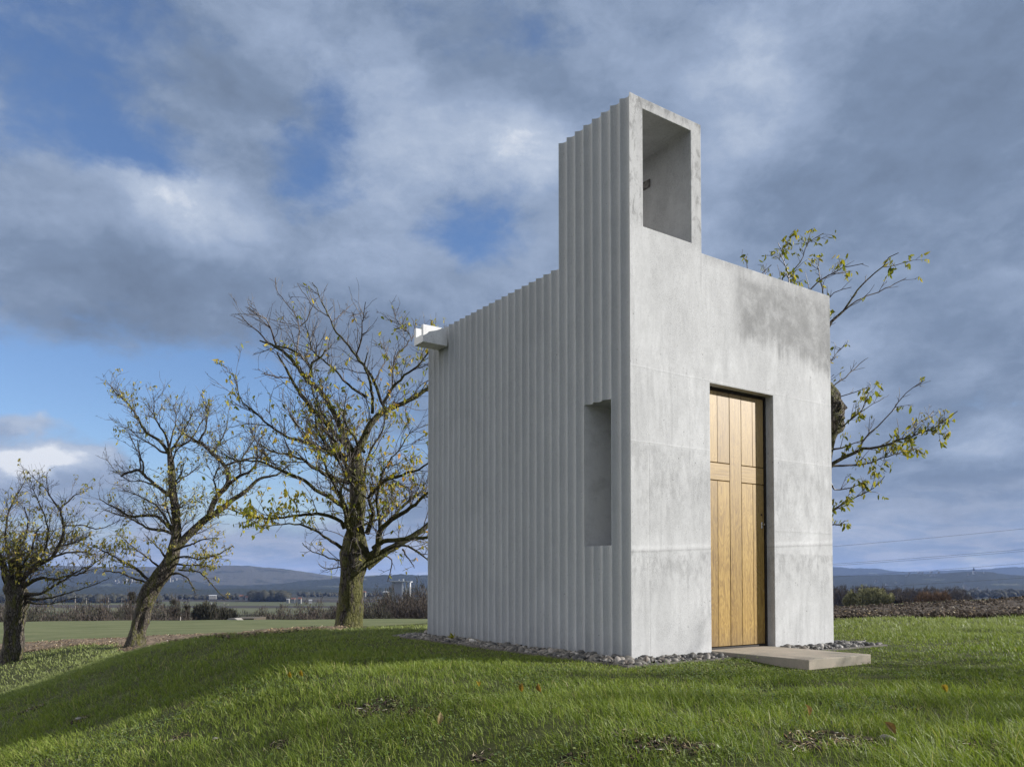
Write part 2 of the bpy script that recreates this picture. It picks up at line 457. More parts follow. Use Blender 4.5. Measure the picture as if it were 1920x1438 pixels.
# ---------------------------------------------------------------- concrete
def concrete(name, facade=False, light=0.42, fluted=False):
    m, nt = material(name)
    p = nt.n('ShaderNodeTexCoord').outputs['Object']
    x, y, z = nt.xyz(p)
    big = nt.noise(p, 1.3, 5.0, 0.6, 0.6)
    mid = nt.noise(nt.scale(p, (1, 1, 0.45)), 6.0, 6.0, 0.65, 0.4)
    trowel = nt.noise(nt.scale(p, (2.2, 2.2, 1.0)), 3.1, 7.0, 0.62, 1.6)
    fine = nt.noise(p, 75.0, 4.0, 0.65)
    grain = nt.noise(p, 240.0, 2.0, 0.5)
    am = 0.45 if fluted else 1.0
    mott = nt.noise(nt.scale(p, (1, 1, 0.8)), 28.0, 6.0, 0.72, 0.2)
    v = nt.m('ADD', 1.0, nt.m('MULTIPLY', nt.m('SUBTRACT', big, 0.5), 0.50 * am))
    v = nt.m('ADD', v, nt.m('MULTIPLY', nt.m('SUBTRACT', mid, 0.5), 0.30 * am))
    v = nt.m('ADD', v, nt.m('MULTIPLY', nt.m('SUBTRACT', trowel, 0.5), 0.20 * am))
    v = nt.m('ADD', v, nt.m('MULTIPLY', nt.m('SUBTRACT', fine, 0.5), 0.34))
    spk = nt.noise(p, 130.0, 5.0, 0.75)
    pat = nt.step(nt.noise(nt.scale(p, (1, 1, 0.7)), 2.4, 5.0, 0.65, 0.3), 0.36, 0.62)
    v = nt.m('SUBTRACT', v, nt.m('MULTIPLY', nt.m('MULTIPLY', nt.step(spk, 0.47, 0.64), pat), 0.34 * am))
    v = nt.m('ADD', v, nt.m('MULTIPLY', nt.m('SUBTRACT', mott, 0.5), 0.30 * am))
    height = nt.m('ADD', nt.m('MULTIPLY', fine, 0.40), nt.m('ADD', nt.m('MULTIPLY', trowel, 0.35), nt.m('MULTIPLY', grain, 0.22)))
    # air pores
    vo = nt.n('ShaderNodeTexVoronoi', {'Vector': p, 'Scale': 26.0, 'Randomness': 1.0}, feature='F1')
    rnd = nt.xyz(vo.outputs['Color'])[0]
    size = nt.m('MULTIPLY', nt.step(rnd, 0.80, 1.0), 0.17)
    pore = nt.step(nt.m('SUBTRACT', vo.outputs['Distance'], size), -0.03, 0.02, 1.0, 0.0)
    pore = nt.m('MULTIPLY', pore, nt.step(rnd, 0.79, 0.82))
    pore = nt.m('MULTIPLY', pore, nt.step(big, 0.42, 0.58))
    v = nt.m('MULTIPLY', v, nt.m('SUBTRACT', 1.0, nt.m('MULTIPLY', pore, 0.55)))
    height = nt.m('SUBTRACT', height, nt.m('MULTIPLY', pore, 0.6))
    v2 = nt.n('ShaderNodeTexVoronoi', {'Vector': p, 'Scale': 62.0, 'Randomness': 1.0}, feature='F1')
    r2 = nt.xyz(v2.outputs['Color'])[1]
    po2 = nt.m('MULTIPLY', nt.step(v2.outputs['Distance'], 0.14, 0.22, 1.0, 0.0), nt.step(r2, 0.80, 0.84))
    po2 = nt.m('MULTIPLY', po2, nt.step(trowel, 0.45, 0.58))
    v = nt.m('MULTIPLY', v, nt.m('SUBTRACT', 1.0, nt.m('MULTIPLY', po2, 0.5 if not fluted else 0.25)))
    if facade:
        wob = nt.m('MULTIPLY', nt.m('SUBTRACT', nt.noise(p, 2.2, 6.0, 0.6), 0.5), 0.5)
        wob2 = nt.m('MULTIPLY', nt.m('SUBTRACT', nt.noise(nt.scale(p, (9, 1, 0.8)), 1.0, 4.0, 0.6), 0.5), 0.55)
        low = nt.m('LESS_THAN', z, 6.0)
        # damp stain under the parapet
        a = nt.step(nt.m('ADD', x, nt.m('MULTIPLY', wob, 0.4)), 1.30, 1.62)
        lo = nt.m('SUBTRACT', 3.38, nt.m('MULTIPLY', nt.m('SUBTRACT', x, 1.0), 0.11))
        b = nt.step(nt.m('SUBTRACT', nt.m('ADD', z, nt.m('ADD', wob, wob2)), lo), -0.22, 0.02)
        c = nt.step(z, 3.95, 3.74)
        stain = nt.m('MULTIPLY', nt.m('MULTIPLY', a, b), nt.m('MULTIPLY', c, nt.step(nt.noise(p, 4.5, 8.0, 0.74, 0.15), 0.33, 0.60, 0.45, 1.0)))
        v = nt.m('MULTIPLY', v, nt.m('SUBTRACT', 1.0, nt.m('MULTIPLY', stain, 0.46)))
        # rain band along the top edges
        edge = nt.m('ADD', nt.m('MULTIPLY', nt.step(z, 3.80, 3.92), nt.step(x, 0.92, 0.98)), nt.step(z, 5.10, 5.2))
        v = nt.m('MULTIPLY', v, nt.m('SUBTRACT', 1.0, nt.m('MULTIPLY', nt.m('MULTIPLY', edge, nt.step(mid, 0.35, 0.6)), 0.30)))
        # pour joints
        for z0, wd, am, xs in ((0.985, 0.020, 0.10, 0.0), (0.958, 0.010, -0.16, 0.0), (1.972, 0.007, 0.03, 0.0), (2.666, 0.007, 0.02, 0.0), (1.22, 0.012, -0.05, 2.05)):
            zz = nt.m('SUBTRACT', nt.m('ADD', z, nt.m('MULTIPLY', wob, 0.035)), z0)
            if z0 < 1.0:
                zz = nt.m('SUBTRACT', zz, nt.m('MULTIPLY', x, 0.045))
            g = nt.m('EXPONENT', nt.m('MULTIPLY', nt.m('POWER', nt.m('DIVIDE', zz, wd), 2.0), -1.0))
            if xs:
                g = nt.m('MULTIPLY', g, nt.m('GREATER_THAN', x, xs))
            v = nt.m('ADD', v, nt.m('MULTIPLY', g, am))
            height = nt.m('ADD', height, nt.m('MULTIPLY', g, 0.22))
        # mottled darker cement skin under the first joint and in the third lift
        smear = nt.step(nt.noise(nt.scale(p, (7, 1, 0.9)), 1.3, 6.0, 0.68, 0.7), 0.46, 0.66)
        v = nt.m('MULTIPLY', v, nt.m('SUBTRACT', 1.0, nt.m('MULTIPLY', nt.m('MULTIPLY', smear, nt.step(big, 0.35, 0.6)), 0.16)))
        clean = nt.step(nt.noise(nt.scale(p, (1, 1, 0.6)), 1.7, 6.0, 0.65, 1.0), 0.54, 0.70)
        v = nt.m('MULTIPLY', v, nt.m('ADD', 1.0, nt.m('MULTIPLY', clean, 0.10)))
        def band(za, zb, am, vv):
            up = nt.step(nt.m('ADD', z, nt.m('MULTIPLY', wob, 0.3)), za, za + 0.45)
            dn = nt.step(z, zb, zb - 0.03)
            mm = nt.step(nt.noise(nt.scale(p, (1, 1, 0.5)), 9.0, 7.0, 0.7), 0.42, 0.62)
            k = nt.m('MULTIPLY', nt.m('MULTIPLY', up, dn), nt.m('MULTIPLY', mm, am))
            return nt.m('MULTIPLY', vv, nt.m('SUBTRACT', 1.0, k))
        v = band(0.45, 0.99, 0.26, v)
        v = band(1.05, 1.97, 0.17, v)
        vj = nt.m('EXPONENT', nt.m('MULTIPLY', nt.m('POWER', nt.m('DIVIDE', nt.m('SUBTRACT', x, 0.228), 0.006), 2.0), -1.0))
        vj = nt.m('MULTIPLY', vj, nt.m('LESS_THAN', z, 1.97))
        v = nt.m('SUBTRACT', v, nt.m('MULTIPLY', vj, 0.05))
        height = nt.m('SUBTRACT', height, nt.m('MULTIPLY', vj, 0.22))
        # darker tower front with streaks
        tow = nt.m('MULTIPLY', nt.step(z, 3.90, 4.05), 0.12)
        v = nt.m('MULTIPLY', v, nt.m('SUBTRACT', 1.0, tow))
        blot = nt.step(nt.noise(nt.scale(p, (1, 1, 0.55)), 11.0, 6.0, 0.7, 0.5), 0.50, 0.63)
        v = nt.m('MULTIPLY', v, nt.m('SUBTRACT', 1.0, nt.m('MULTIPLY', nt.m('MULTIPLY', nt.m('MULTIPLY', blot, nt.m('LESS_THAN', y, 0.004)), nt.step(z, 3.95, 4.1)), 0.36)))
    if fluted:
        run = nt.noise(nt.scale(p, (1, 14, 0.35)), 1.0, 5.0, 0.6)
        v = nt.m('ADD', v, nt.m('MULTIPLY', nt.m('SUBTRACT', run, 0.5), 0.12))
        # each flute was cast a little different
        wn = nt.n('ShaderNodeTexWhiteNoise', {'W': nt.m('FLOOR', nt.m('DIVIDE', y, 0.13275))}, noise_dimensions='1D').outputs['Value']
        v = nt.m('ADD', v, nt.m('MULTIPLY', nt.m('SUBTRACT', wn, 0.5), 0.07))
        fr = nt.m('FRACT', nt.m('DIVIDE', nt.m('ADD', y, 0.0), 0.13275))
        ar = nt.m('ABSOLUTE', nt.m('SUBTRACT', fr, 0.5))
        lightened = nt.m('MULTIPLY', nt.step(ar, 0.455, 0.480), nt.step(nt.noise(nt.scale(p, (1, 5, 1.5)), 3.0, 6.0, 0.7), 0.25, 0.55))  # bright line of light along each arris, painted into the colour
        v = nt.m('ADD', v, nt.m('MULTIPLY', lightened, 0.30))
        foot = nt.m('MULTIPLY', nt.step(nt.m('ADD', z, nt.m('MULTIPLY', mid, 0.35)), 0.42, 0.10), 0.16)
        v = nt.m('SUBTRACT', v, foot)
    g = nt.m('MULTIPLY', v, light)
    col = nt.n('ShaderNodeCombineColor', {0: nt.m('MULTIPLY', g, 1.0), 1: nt.m('MULTIPLY', g, 1.0), 2: nt.m('MULTIPLY', g, 0.99)}).outputs[0]
    finish(nt, col, 0.88, height, 0.008, 0.75 if not fluted else 0.5, spec=0.2)
    return m

M_FACADE = concrete("facade concrete", facade=True, light=0.435)
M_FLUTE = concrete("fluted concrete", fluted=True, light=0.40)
M_SPOUT = concrete("spout concrete", light=0.62)

# ---------------------------------------------------------------- chapel
PIT = 0.13275
W_, D_, HT, HR = 3.063, 3.849, 5.202, 3.918
WT, DT = 0.957, 8 * PIT
DX0, DX1, DZ = 1.0600, 2.0375, 2.6466
OX0, OX1, OZ0, OZ1 = 0.168, 0.813, 3.986, 5.100
WZ0, WZ1 = 1.026, 2.414
XI = 0.062                                     # back plane of the fluted layer

def jagged(bm, amp, s, keep=None):
    """break the dead straight arrises a little, as cast concrete has them"""
    for v in bm.verts:
        if keep and keep(v.co):
            continue
        n = mnoise.noise_vector(v.co * s) * amp
        v.co += n

def build_chapel():
    root = empty("chapel", (BX, BY, 0), TH)
    tag(root, "small bare concrete chapel with fluted side wall, bell tower and oak door", "chapel")
    # front, right and rear walls with the opening of the door
    xs = [XI] + [0.35, 0.65, WT, DX0, DX1, 2.4, 2.75, W_]
    zs = [-0.35, 0.3, 0.7, 1.1, 1.5, 1.9, 2.3, DZ, 3.0, 3.4, HR]
    ys = [0.0, 0.25, 0.9, 1.6, 2.3, 3.0, D_ - 0.25, D_]
    def ins(x, y, z):
        if y < 0.25:
            return not (DX0 < x < DX1 and z < DZ)
        return y > D_ - 0.25 or x > 2.75
    bm = cells_bm(xs, ys, zs, ins)
    lim = lambda e: all(v.co.z > HR - 1e-4 and v.co.x < WT + 1e-4 for v in e.verts) or all(v.co.x < XI + 1e-4 for v in e.verts)
    bevel_sharp(bm, 0.006, lim)
    bm_obj("wall", bm, M_FACADE, root)
    # roof slab between the walls
    bm_obj("roof", box_bm(XI + 0.002, 2.748, 0.252, D_ - 0.252, HR - 0.30, HR - 0.09), M_SPOUT, root)
    # bell tower: an open concrete frame on the front corner
    bm = cells_bm([XI, OX0, 0.5, OX1, WT], [0.0, 0.35, 0.7, DT], [HR, OZ0, 4.3, 4.65, OZ1, HT],
                  lambda x, y, z: not (OX0 < x < OX1 and OZ0 < z < OZ1))
    bevel_sharp(bm, 0.007, lambda e: all(v.co.z < HR + 1e-4 for v in e.verts) or all(v.co.x < XI + 1e-4 for v in e.verts))
    tw = bm_obj("bell_tower", bm, M_FACADE, root)
    bm = box_bm(OX1 - 0.012, OX1 + 0.004, 0.56, 0.66, 4.77, 4.855, 0.004, 1)
    for (yy, zz) in ((0.575, 4.785), (0.645, 4.785), (0.575, 4.84), (0.645, 4.84)):
        bmesh.ops.create_cone(bm, cap_ends=True, segments=8, radius1=0.006, radius2=0.006, depth=0.012,
                              matrix=Matrix.Translation((OX1 - 0.016, yy, zz)) @ Matrix.Rotation(math.pi / 2, 4, 'Y'))
    steel, nt = material("bracket steel")
    finish(nt, nt.ramp(nt.noise(nt.n('ShaderNodeTexCoord').outputs['Object'], 30.0), [(0.3, (0.06, 0.055, 0.05)), (0.7, (0.14, 0.13, 0.12))]), 0.55, metallic=0.6)
    bm_obj("bracket", bm, steel, tw)
    # fluted left wall
    nseg = 16
    prof = []                                  # (x, y) along one flute
    for k in range(nseg + 1):
        t = k / nseg
        yy = t * PIT
        u = (t - 0.5) * 2
        prof.append((0.043 * max(0.0, 1 - min(1.0, abs(u) / 0.97) ** 2.0), yy))
    bm = bmesh.new()
    vc = {}
    def V(i, k, z, inner=False):
        if k == nseg:
            i, k = i + 1, 0
        key = (i, k, round(z, 4), inner)
        if key not in vc:
            if inner:
                vc[key] = bm.verts.new((XI, i * PIT + prof[k][1], z))
            else:
                wob = 0.0016 * mnoise.noise(Vector((i * 3.7 + k * 0.1, z * 2.5, 0))) if k in (0,) else 0
                vc[key] = bm.verts.new((prof[k][0] + wob, i * PIT + prof[k][1] + wob * 1.5, z))
        return vc[key]
    NF = 29
    zlow = [-0.35, 0.2, 0.6, WZ0]
    zmid = [WZ0, 1.4, 1.8, 2.2, WZ1]
    zup = [WZ1, 2.9, 3.4, HR]
    ztw = [HR, 4.3, 4.75, HT]
    for i in range(NF):
        bands = [zlow] + ([zmid] if not 2 <= i < 5 else []) + [zup] + ([ztw] if i < 8 else [])
        for zz in bands:
            for za, zb in zip(zz[:-1], zz[1:]):
                for k in range(nseg):
                    bm.faces.new((V(i, k, za), V(i, k, zb), V(i, k + 1, zb), V(i, k + 1, za)))
        top = HT if i < 8 else HR
        for k in range(nseg):                  # top cap
            bm.faces.new((V(i, k, top), V(i, k, top, True), V(i, k + 1, top, True), V(i, k + 1, top)))
        if 2 <= i < 5:
            for zc in (WZ0, WZ1):
                for k in range(nseg):
                    bm.faces.new((V(i, k, zc), V(i, k, zc, True), V(i, k + 1, zc, True), V(i, k + 1, zc)))
    allz = sorted(set(zlow + zmid + zup))
    def side(i, zz):
        for za, zb in zip(zz[:-1], zz[1:]):
            bm.faces.new((V(i, 0, za), V(i, 0, zb), V(i, 0, zb, True), V(i, 0, za, True)))
    nf0 = len(bm.faces)
    side(0, sorted(set(allz + ztw)))
    bm.faces.ensure_lookup_table()
    for f in bm.faces[nf0:]:
        f.material_index = 1
    side(NF, allz); side(8, ztw)
    side(2, zmid); side(5, zmid)
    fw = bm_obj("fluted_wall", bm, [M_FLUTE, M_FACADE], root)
    # niche behind the window opening: closed recess, unseen concrete back added to bounce light
    bm = bmesh.new()
    y0, y1 = 2 * PIT, 5 * PIT
    xd = 0.36
    P = lambda x, y, z: bm.verts.new((x, y, z))
    a = [P(XI, y0, WZ0), P(XI, y1, WZ0), P(XI, y1, WZ1), P(XI, y0, WZ1)]
    b = [P(xd, y0, WZ0), P(xd, y1, WZ0), P(xd, y1, WZ1), P(xd, y0, WZ1)]
    for i in range(4):
        j = (i + 1) % 4
        bm.faces.new((a[i], a[j], b[j], b[i]))
    bm.faces.new(b[::-1])
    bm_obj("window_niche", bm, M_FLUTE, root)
    # rain spout at the back of the fluted wall: a U channel
    bm = cells_bm([-0.345, -0.17, -0.001], [3.355, 3.400, 3.548, 3.592], [3.648, 3.745, 3.868],
                  lambda x, y, z: not (3.40 < y < 3.548 and z > 3.745))
    bevel_sharp(bm, 0.005, lambda e: all(v.co.x > -0.002 for v in e.verts))
    bm_obj("water_spout", bm, M_SPOUT, root)
    # oak door: dark frame, four board panels round a raised cross
    wood, nt = material("oak")
    p = nt.n('ShaderNodeTexCoord').outputs['Object']
    xx, yy, zz = nt.xyz(p)
    bid = nt.n('ShaderNodeAttribute', attribute_name='board').outputs['Fac']
    horiz = nt.n('ShaderNodeAttribute', attribute_name='across').outputs['Fac']
    pv = nt.n('ShaderNodeCombineXYZ', {0: nt.m('ADD', xx, nt.m('MULTIPLY', bid, 13.7)), 1: bid, 2: zz}).outputs[0]
    va = nt.scale(pv, (26, 1, 1.3))
    vb = nt.scale(pv, (1.3, 1, 26))
    vm = nt.n('ShaderNodeMix', {'Factor': horiz}, data_type='VECTOR')
    nt.put(vm.inputs[4], va); nt.put(vm.inputs[5], vb)
    gv = vm.outputs[1]
    grain = nt.noise(gv, 2.6, 6.0, 0.62, 0.8)
    wave = nt.noise(nt.vm('MULTIPLY', gv, (0.22, 1, 1.0)), 1.6, 3.0, 0.5, 1.2)
    rings = nt.m('FRACT', nt.m('MULTIPLY', wave, 9.0))
    rings = nt.m('ABSOLUTE', nt.m('SUBTRACT', rings, 0.5))
    col = nt.ramp(nt.m('ADD', nt.m('MULTIPLY', grain, 0.75), nt.m('MULTIPLY', rings, 0.45)), [(0.28, (0.170, 0.094, 0.020)), (0.5, (0.290, 0.178, 0.042)), (0.72, (0.385, 0.255, 0.074))])
    rw = nt.n('ShaderNodeTexWhiteNoise', {'W': bid}, noise_dimensions='1D').outputs['Value']
    col = nt.mix(1.0, col, nt.ramp(rw, [(0.0, (0.72, 0.69, 0.64)), (1.0, (1.12, 1.12, 1.10))]), 'MULTIPLY')
    # bleached higher up, richer towards the sill where rain reaches
    bl = nt.step(nt.m('ADD', zz, nt.m('MULTIPLY', grain, 0.5)), 1.0, 2.6)
    col = nt.mix(nt.m('MULTIPLY', bl, 0.34), col, (0.42, 0.31, 0.18))
    col = nt.mix(nt.m('MULTIPLY', nt.step(nt.m('ADD', zz, nt.m('MULTIPLY', grain, 0.25)), 0.42, 0.12), 0.45), col, (0.13, 0.085, 0.040))
    flk = nt.step(nt.noise(nt.scale(pv, (60, 1, 14)), 1.0, 4.0, 0.7, 2.0), 0.62, 0.70)
    col = nt.mix(nt.m('MULTIPLY', flk, 0.28), col, (0.62, 0.47, 0.28))
    finish(nt, col, 0.48, grain, 0.002, 0.5, spec=0.35)
    dark, nt = material("dark frame")
    finish(nt, (0.020, 0.015, 0.012), 0.6)
    groove, nt = material("groove shadow oak")
    finish(nt, (0.05, 0.028, 0.012), 0.8)
    ZB, ZTOP = 0.024, DZ - 0.028
    fr = cells_bm([DX0 + 0.001, DX0 + 0.035, 2.009, DX1 - 0.001], [0.095, 0.150, 0.24], [-0.1, ZB, ZTOP, DZ - 0.001],
                  lambda x, y, z: not (DX0 + 0.035 < x < 2.009 and ZB < z < ZTOP and y < 0.150))
    door = bm_obj("door", fr, dark, root)
    bx_ = [1.098, 1.285, 1.468, 1.647, 1.828, 2.005]
    RZ0, RZ1 = 1.706, 1.886
    nb = [0]
    def boards(name, spans, z0, z1, across=0, front=0.105):
        bm = bmesh.new()
        lay = bm.verts.layers.float.new('board')
        lay2 = bm.verts.layers.float.new('across')
        for (x0, x1) in spans:
            nb[0] += 1
            b2 = box_bm(x0, x1, front, 0.149, z0, z1, 0.003, 1)
            tmp = bpy.data.meshes.new("tmp")
            b2.to_mesh(tmp); b2.free()
            n0 = len(bm.verts)
            bm.from_mesh(tmp)
            bpy.data.meshes.remove(tmp)
            bm.verts.ensure_lookup_table()
            for v in bm.verts[n0:]:
                v[lay] = nb[0] * 1.0; v[lay2] = across
        return bm_obj(name, bm, wood, door)
    g = 0.0035
    for (i0, i1) in ((0, 2), (3, 5)):
        sp = [(bx_[i] + (g if i == 3 else 0.0008), bx_[i + 1] - (g if i == 1 else 0.0008)) for i in range(i0, i1)]
        boards("panel", sp, ZB + 0.006, RZ0 - g)
        boards("panel", sp, RZ1 + g, ZTOP - 0.004)
        boards("rail", [(bx_[i0] + 0.001, bx_[i1] - 0.001)], RZ0 + g, RZ1 - g, 1, 0.1045)
    boards("stile", [(bx_[2] + 0.001, bx_[3] - 0.001)], ZB + 0.006, ZTOP - 0.004, 0, 0.104)
    brass, nt = material("lock metal")
    finish(nt, (0.55, 0.53, 0.50), 0.3, metallic=1.0)
    bm = box_bm(1.957, 1.985, 0.098, 0.107, 1.240, 1.312, 0.004, 2)
    bmesh.ops.create_cone(bm, cap_ends=True, segments=14, radius1=0.011, radius2=0.009, depth=0.03, matrix=Matrix.Translation((1.971, 0.088, 1.285)) @ Matrix.Rotation(math.pi / 2, 4, 'X'))
    bm_obj("lock", bm, brass, door, smooth=False)
    bm = bmesh.new()
    bmesh.ops.create_cone(bm, cap_ends=True, segments=14, radius1=0.011, radius2=0.011, depth=0.008, matrix=Matrix.Translation((1.963, 0.103, 1.387)) @ Matrix.Rotation(math.pi / 2, 4, 'X'))
    bm_obj("keyhole", bm, dark, door)
    return root
build_chapel()

# ---------------------------------------------------------------- stone step, kerb strip, gravel
def b2w(x, y, z=0.0):
    X, Y = to_w(x, y)
    return Vector((float(X), float(Y), z))

def build_step():
    m, nt = material("step stone")
    p = nt.n('ShaderNodeTexCoord').outputs['Object']
    a = nt.noise(p, 5.0, 6.0, 0.65)
    f = nt.noise(p, 130.0, 3.0, 0.6)
    a = nt.m('ADD', nt.m('MULTIPLY', a, 0.6), nt.m('MULTIPLY', nt.noise(p, 1.7, 5.0, 0.6, 0.8), 0.4))
    col = nt.ramp(nt.m('ADD', nt.m('MULTIPLY', a, 0.7), nt.m('MULTIPLY', f, 0.3)), [(0.3, (0.17, 0.175, 0.135)), (0.55, (0.30, 0.255, 0.20)), (0.75, (0.36, 0.31, 0.25))])
    finish(nt, col, 0.85, f, 0.003, 0.5)
    bm = cells_bm([1.066, 1.3, 1.6, 1.85, 2.010], [-1.085, -0.8, -0.4, -0.02, 0.085], [-0.20, -0.10, 0.006], lambda x, y, z: True)
    bevel_sharp(bm, 0.007)
    jagged(bm, 0.003, 4.0)
    o = bm_obj("door_step", bm, m)
    o.location = (BX, BY, 0); o.rotation_euler = (0, 0, TH)
    tag(o, "thick brown stone slab lying as a step before the oak door", "step")
build_step()

STRIP = (-0.31, 3.60, -0.285, 4.22)           # gravel strip round the chapel, in the chapel's axes
def build_edging():
    m, nt = material("edging")
    p = nt.n('ShaderNodeTexCoord').outputs['Object']
    col = nt.ramp(nt.noise(p, 9.0, 5.0, 0.6), [(0.3, (0.050, 0.045, 0.040)), (0.7, (0.12, 0.108, 0.095))])
    finish(nt, col, 0.8, nt.noise(p, 60.0), 0.002, 0.4)
    x0, x1, y0, y1 = STRIP
    t = 0.018
    bm = cells_bm([x0 - t, x0, 1.055, 2.022, x1, x1 + t], [y0 - t, y0, y1, y1 + t], [-0.25, -0.027],
                  lambda x, y, z: (x < x0 or x > x1 or y < y0 or y > y1) and not (1.055 < x < 2.022 and y < y0))
    o = bm_obj("gravel_edging", bm, m)
    o.location = (BX, BY, 0); o.rotation_euler = (0, 0, TH)
    tag(o, "thin dark edging strip holding the gravel bed around the chapel", "edging")
build_edging()

def icos(sub):
    bm = bmesh.new()
    bmesh.ops.create_icosphere(bm, subdivisions=sub, radius=1.0)
    V = np.array([v.co[:] for v in bm.verts], dtype=np.float32)
    bm.verts.index_update()
    F = np.array([[v.index for v in f.verts] for f in bm.faces], dtype=np.int32)
    bm.free()
    return V, F
ICO1, ICO2 = icos(1), icos(2)

def lumps(centres, sizes, base, rough=0.25, flat=None, rng=RNG, power=1.0):
    """many irregular stones in one mesh: centres (N,3), sizes (N,3)"""
    V, F = base
    n = len(centres)
    nv = len(V)
    # random low-frequency deformation per stone
    k = rng.normal(size=(n, 3, 3)).astype(np.float32)
    ph = rng.random((n, 1, 3)).astype(np.float32) * 6.28
    dd = np.sin(np.einsum('vj,njk->nvk', V * 1.6, k) + ph).mean(-1, keepdims=True)
    P = V[None] * (1 + rough * dd) * sizes[:, None, :]
    q = rng.normal(size=(n, 4)); 
    if flat is not None:
        yaw = rng.random(n) * 6.283; til = rng.normal(size=(n, 2)) * flat
        q = np.stack([np.cos(yaw / 2), til[:, 0], til[:, 1], np.sin(yaw / 2)], -1)
    q /= np.linalg.norm(q, axis=1, keepdims=True)
    w, x, y, z = q.T
    R = np.stack([np.stack([1 - 2 * (y * y + z * z), 2 * (x * y - z * w), 2 * (x * z + y * w)], -1),
                  np.stack([2 * (x * y + z * w), 1 - 2 * (x * x + z * z), 2 * (y * z - x * w)], -1),
                  np.stack([2 * (x * z - y * w), 2 * (y * z + x * w), 1 - 2 * (x * x + y * y)], -1)], 1)
    P = np.einsum('nij,nvj->nvi', R, P) + centres[:, None, :]
    faces = (F[None] + (np.arange(n) * nv)[:, None, None]).reshape(-1, 3)
    tint = np.repeat(rng.random(n), nv)
    return P.reshape(-1, 3), faces, tint

def build_gravel():
    m, nt = material("river pebbles")
    p = nt.n('ShaderNodeNewGeometry').outputs['Position']
    t = nt.n('ShaderNodeAttribute', attribute_name='tint').outputs['Fac']
    col = nt.ramp(t, [(0.0, (0.045, 0.044, 0.044)), (0.25, (0.075, 0.071, 0.065)), (0.5, (0.125, 0.115, 0.098)), (0.75, (0.180, 0.163, 0.142)), (0.88, (0.13, 0.108, 0.088)), (1.0, (0.38, 0.36, 0.33))])
    col = nt.mix(0.5, col, nt.ramp(nt.noise(p, 45.0, 4.0, 0.6), [(0.3, (0.6, 0.6, 0.6)), (0.7, (1.1, 1.1, 1.1))]), 'MULTIPLY')
    finish(nt, col, 0.6, nt.noise(p, 120.0), 0.002, 0.3, spec=0.3)
    x0, x1, y0, y1 = STRIP
    pts = []
    rng = np.random.default_rng(5)
    while len(pts) < 4000:
        x = rng.uniform(x0 + 0.02, x1 - 0.02); y = rng.uniform(y0 + 0.02, y1 - 0.02)
        if -0.005 < x < W_ + 0.01 and -0.005 < y < D_ + 0.01:
            continue
        if 1.04 < x < 2.04 and y < 0.05:
            continue
        if y > 1.8 and x > 3.0 and rng.random() < 0.6:
            continue
        pts.append((x, y))
    pts = np.array(pts)
    X, Y = to_w(pts[:, 0], pts[:, 1])
    s = rng.gamma(3.2, 1.0, len(pts)) / 3.2 * 0.016 + 0.005
    near_wall = np.clip(1 - np.minimum(np.abs(pts[:, 0]), np.abs(pts[:, 1])) / 0.3, 0, 1)
    Z = -0.05 + rng.random(len(pts)) * 0.022 + 0.02 * near_wall
    sizes = np.stack([s * rng.uniform(1.0, 1.5, len(s)), s * rng.uniform(0.8, 1.1, len(s)), s * rng.uniform(0.5, 0.8, len(s))], -1)
    V, F, t = lumps(np.stack([X, Y, Z], -1), sizes, ICO2, 0.22, flat=0.22, rng=rng)
    o = link("gravel", np_mesh("gravel", V, [F], True, {'tint': t}), m)
    tag(o, "grey and beige river pebbles filling the strip at the foot of the chapel", "gravel", kind='stuff')
build_gravel()
# ---------------------------------------------------------------- ploughed soil
def in_strip(bx, by, pad=0.03):
    x0, x1, y0, y1 = STRIP
    a = (bx > x0 - pad) & (bx < x1 + pad) & (by > y0 - pad) & (by < y1 + pad)
    b = (bx > 1.05) & (bx < 2.03) & (by > -1.11) & (by < 0.1)
    return a | b

def soil_material(name="ploughed soil", c=((0.020, 0.016, 0.012), (0.044, 0.034, 0.026), (0.100, 0.076, 0.055))):
    m, nt = material(name)
    p = nt.n('ShaderNodeNewGeometry').outputs['Position']
    t = nt.n('ShaderNodeAttribute', attribute_name='tint').outputs['Fac']
    a = nt.noise(p, 6.0, 5.0, 0.7)
    col = nt.ramp(nt.m('ADD', nt.m('MULTIPLY', a, 0.6), nt.m('MULTIPLY', t, 0.4)), [(0.25, c[0]), (0.5, c[1]), (0.75, c[2])])
    finish(nt, col, 0.95, a, 0.02, 0.6, spec=0.15)
    return m
M_SOIL = soil_material()
M_SOIL_L = soil_material("dry ploughed soil", ((0.050, 0.036, 0.024), (0.125, 0.092, 0.062), (0.235, 0.180, 0.125)))
def straw_material():
    m, nt = material("straw litter")
    t = nt.n('ShaderNodeAttribute', attribute_name='tint').outputs['Fac']
    col = nt.ramp(t, [(0.0, (0.20, 0.12, 0.045)), (0.5, (0.34, 0.25, 0.12)), (0.85, (0.50, 0.43, 0.30)), (1.0, (0.70, 0.67, 0.58))])
    finish(nt, col, 0.8)
    return m
M_STRAW = straw_material()

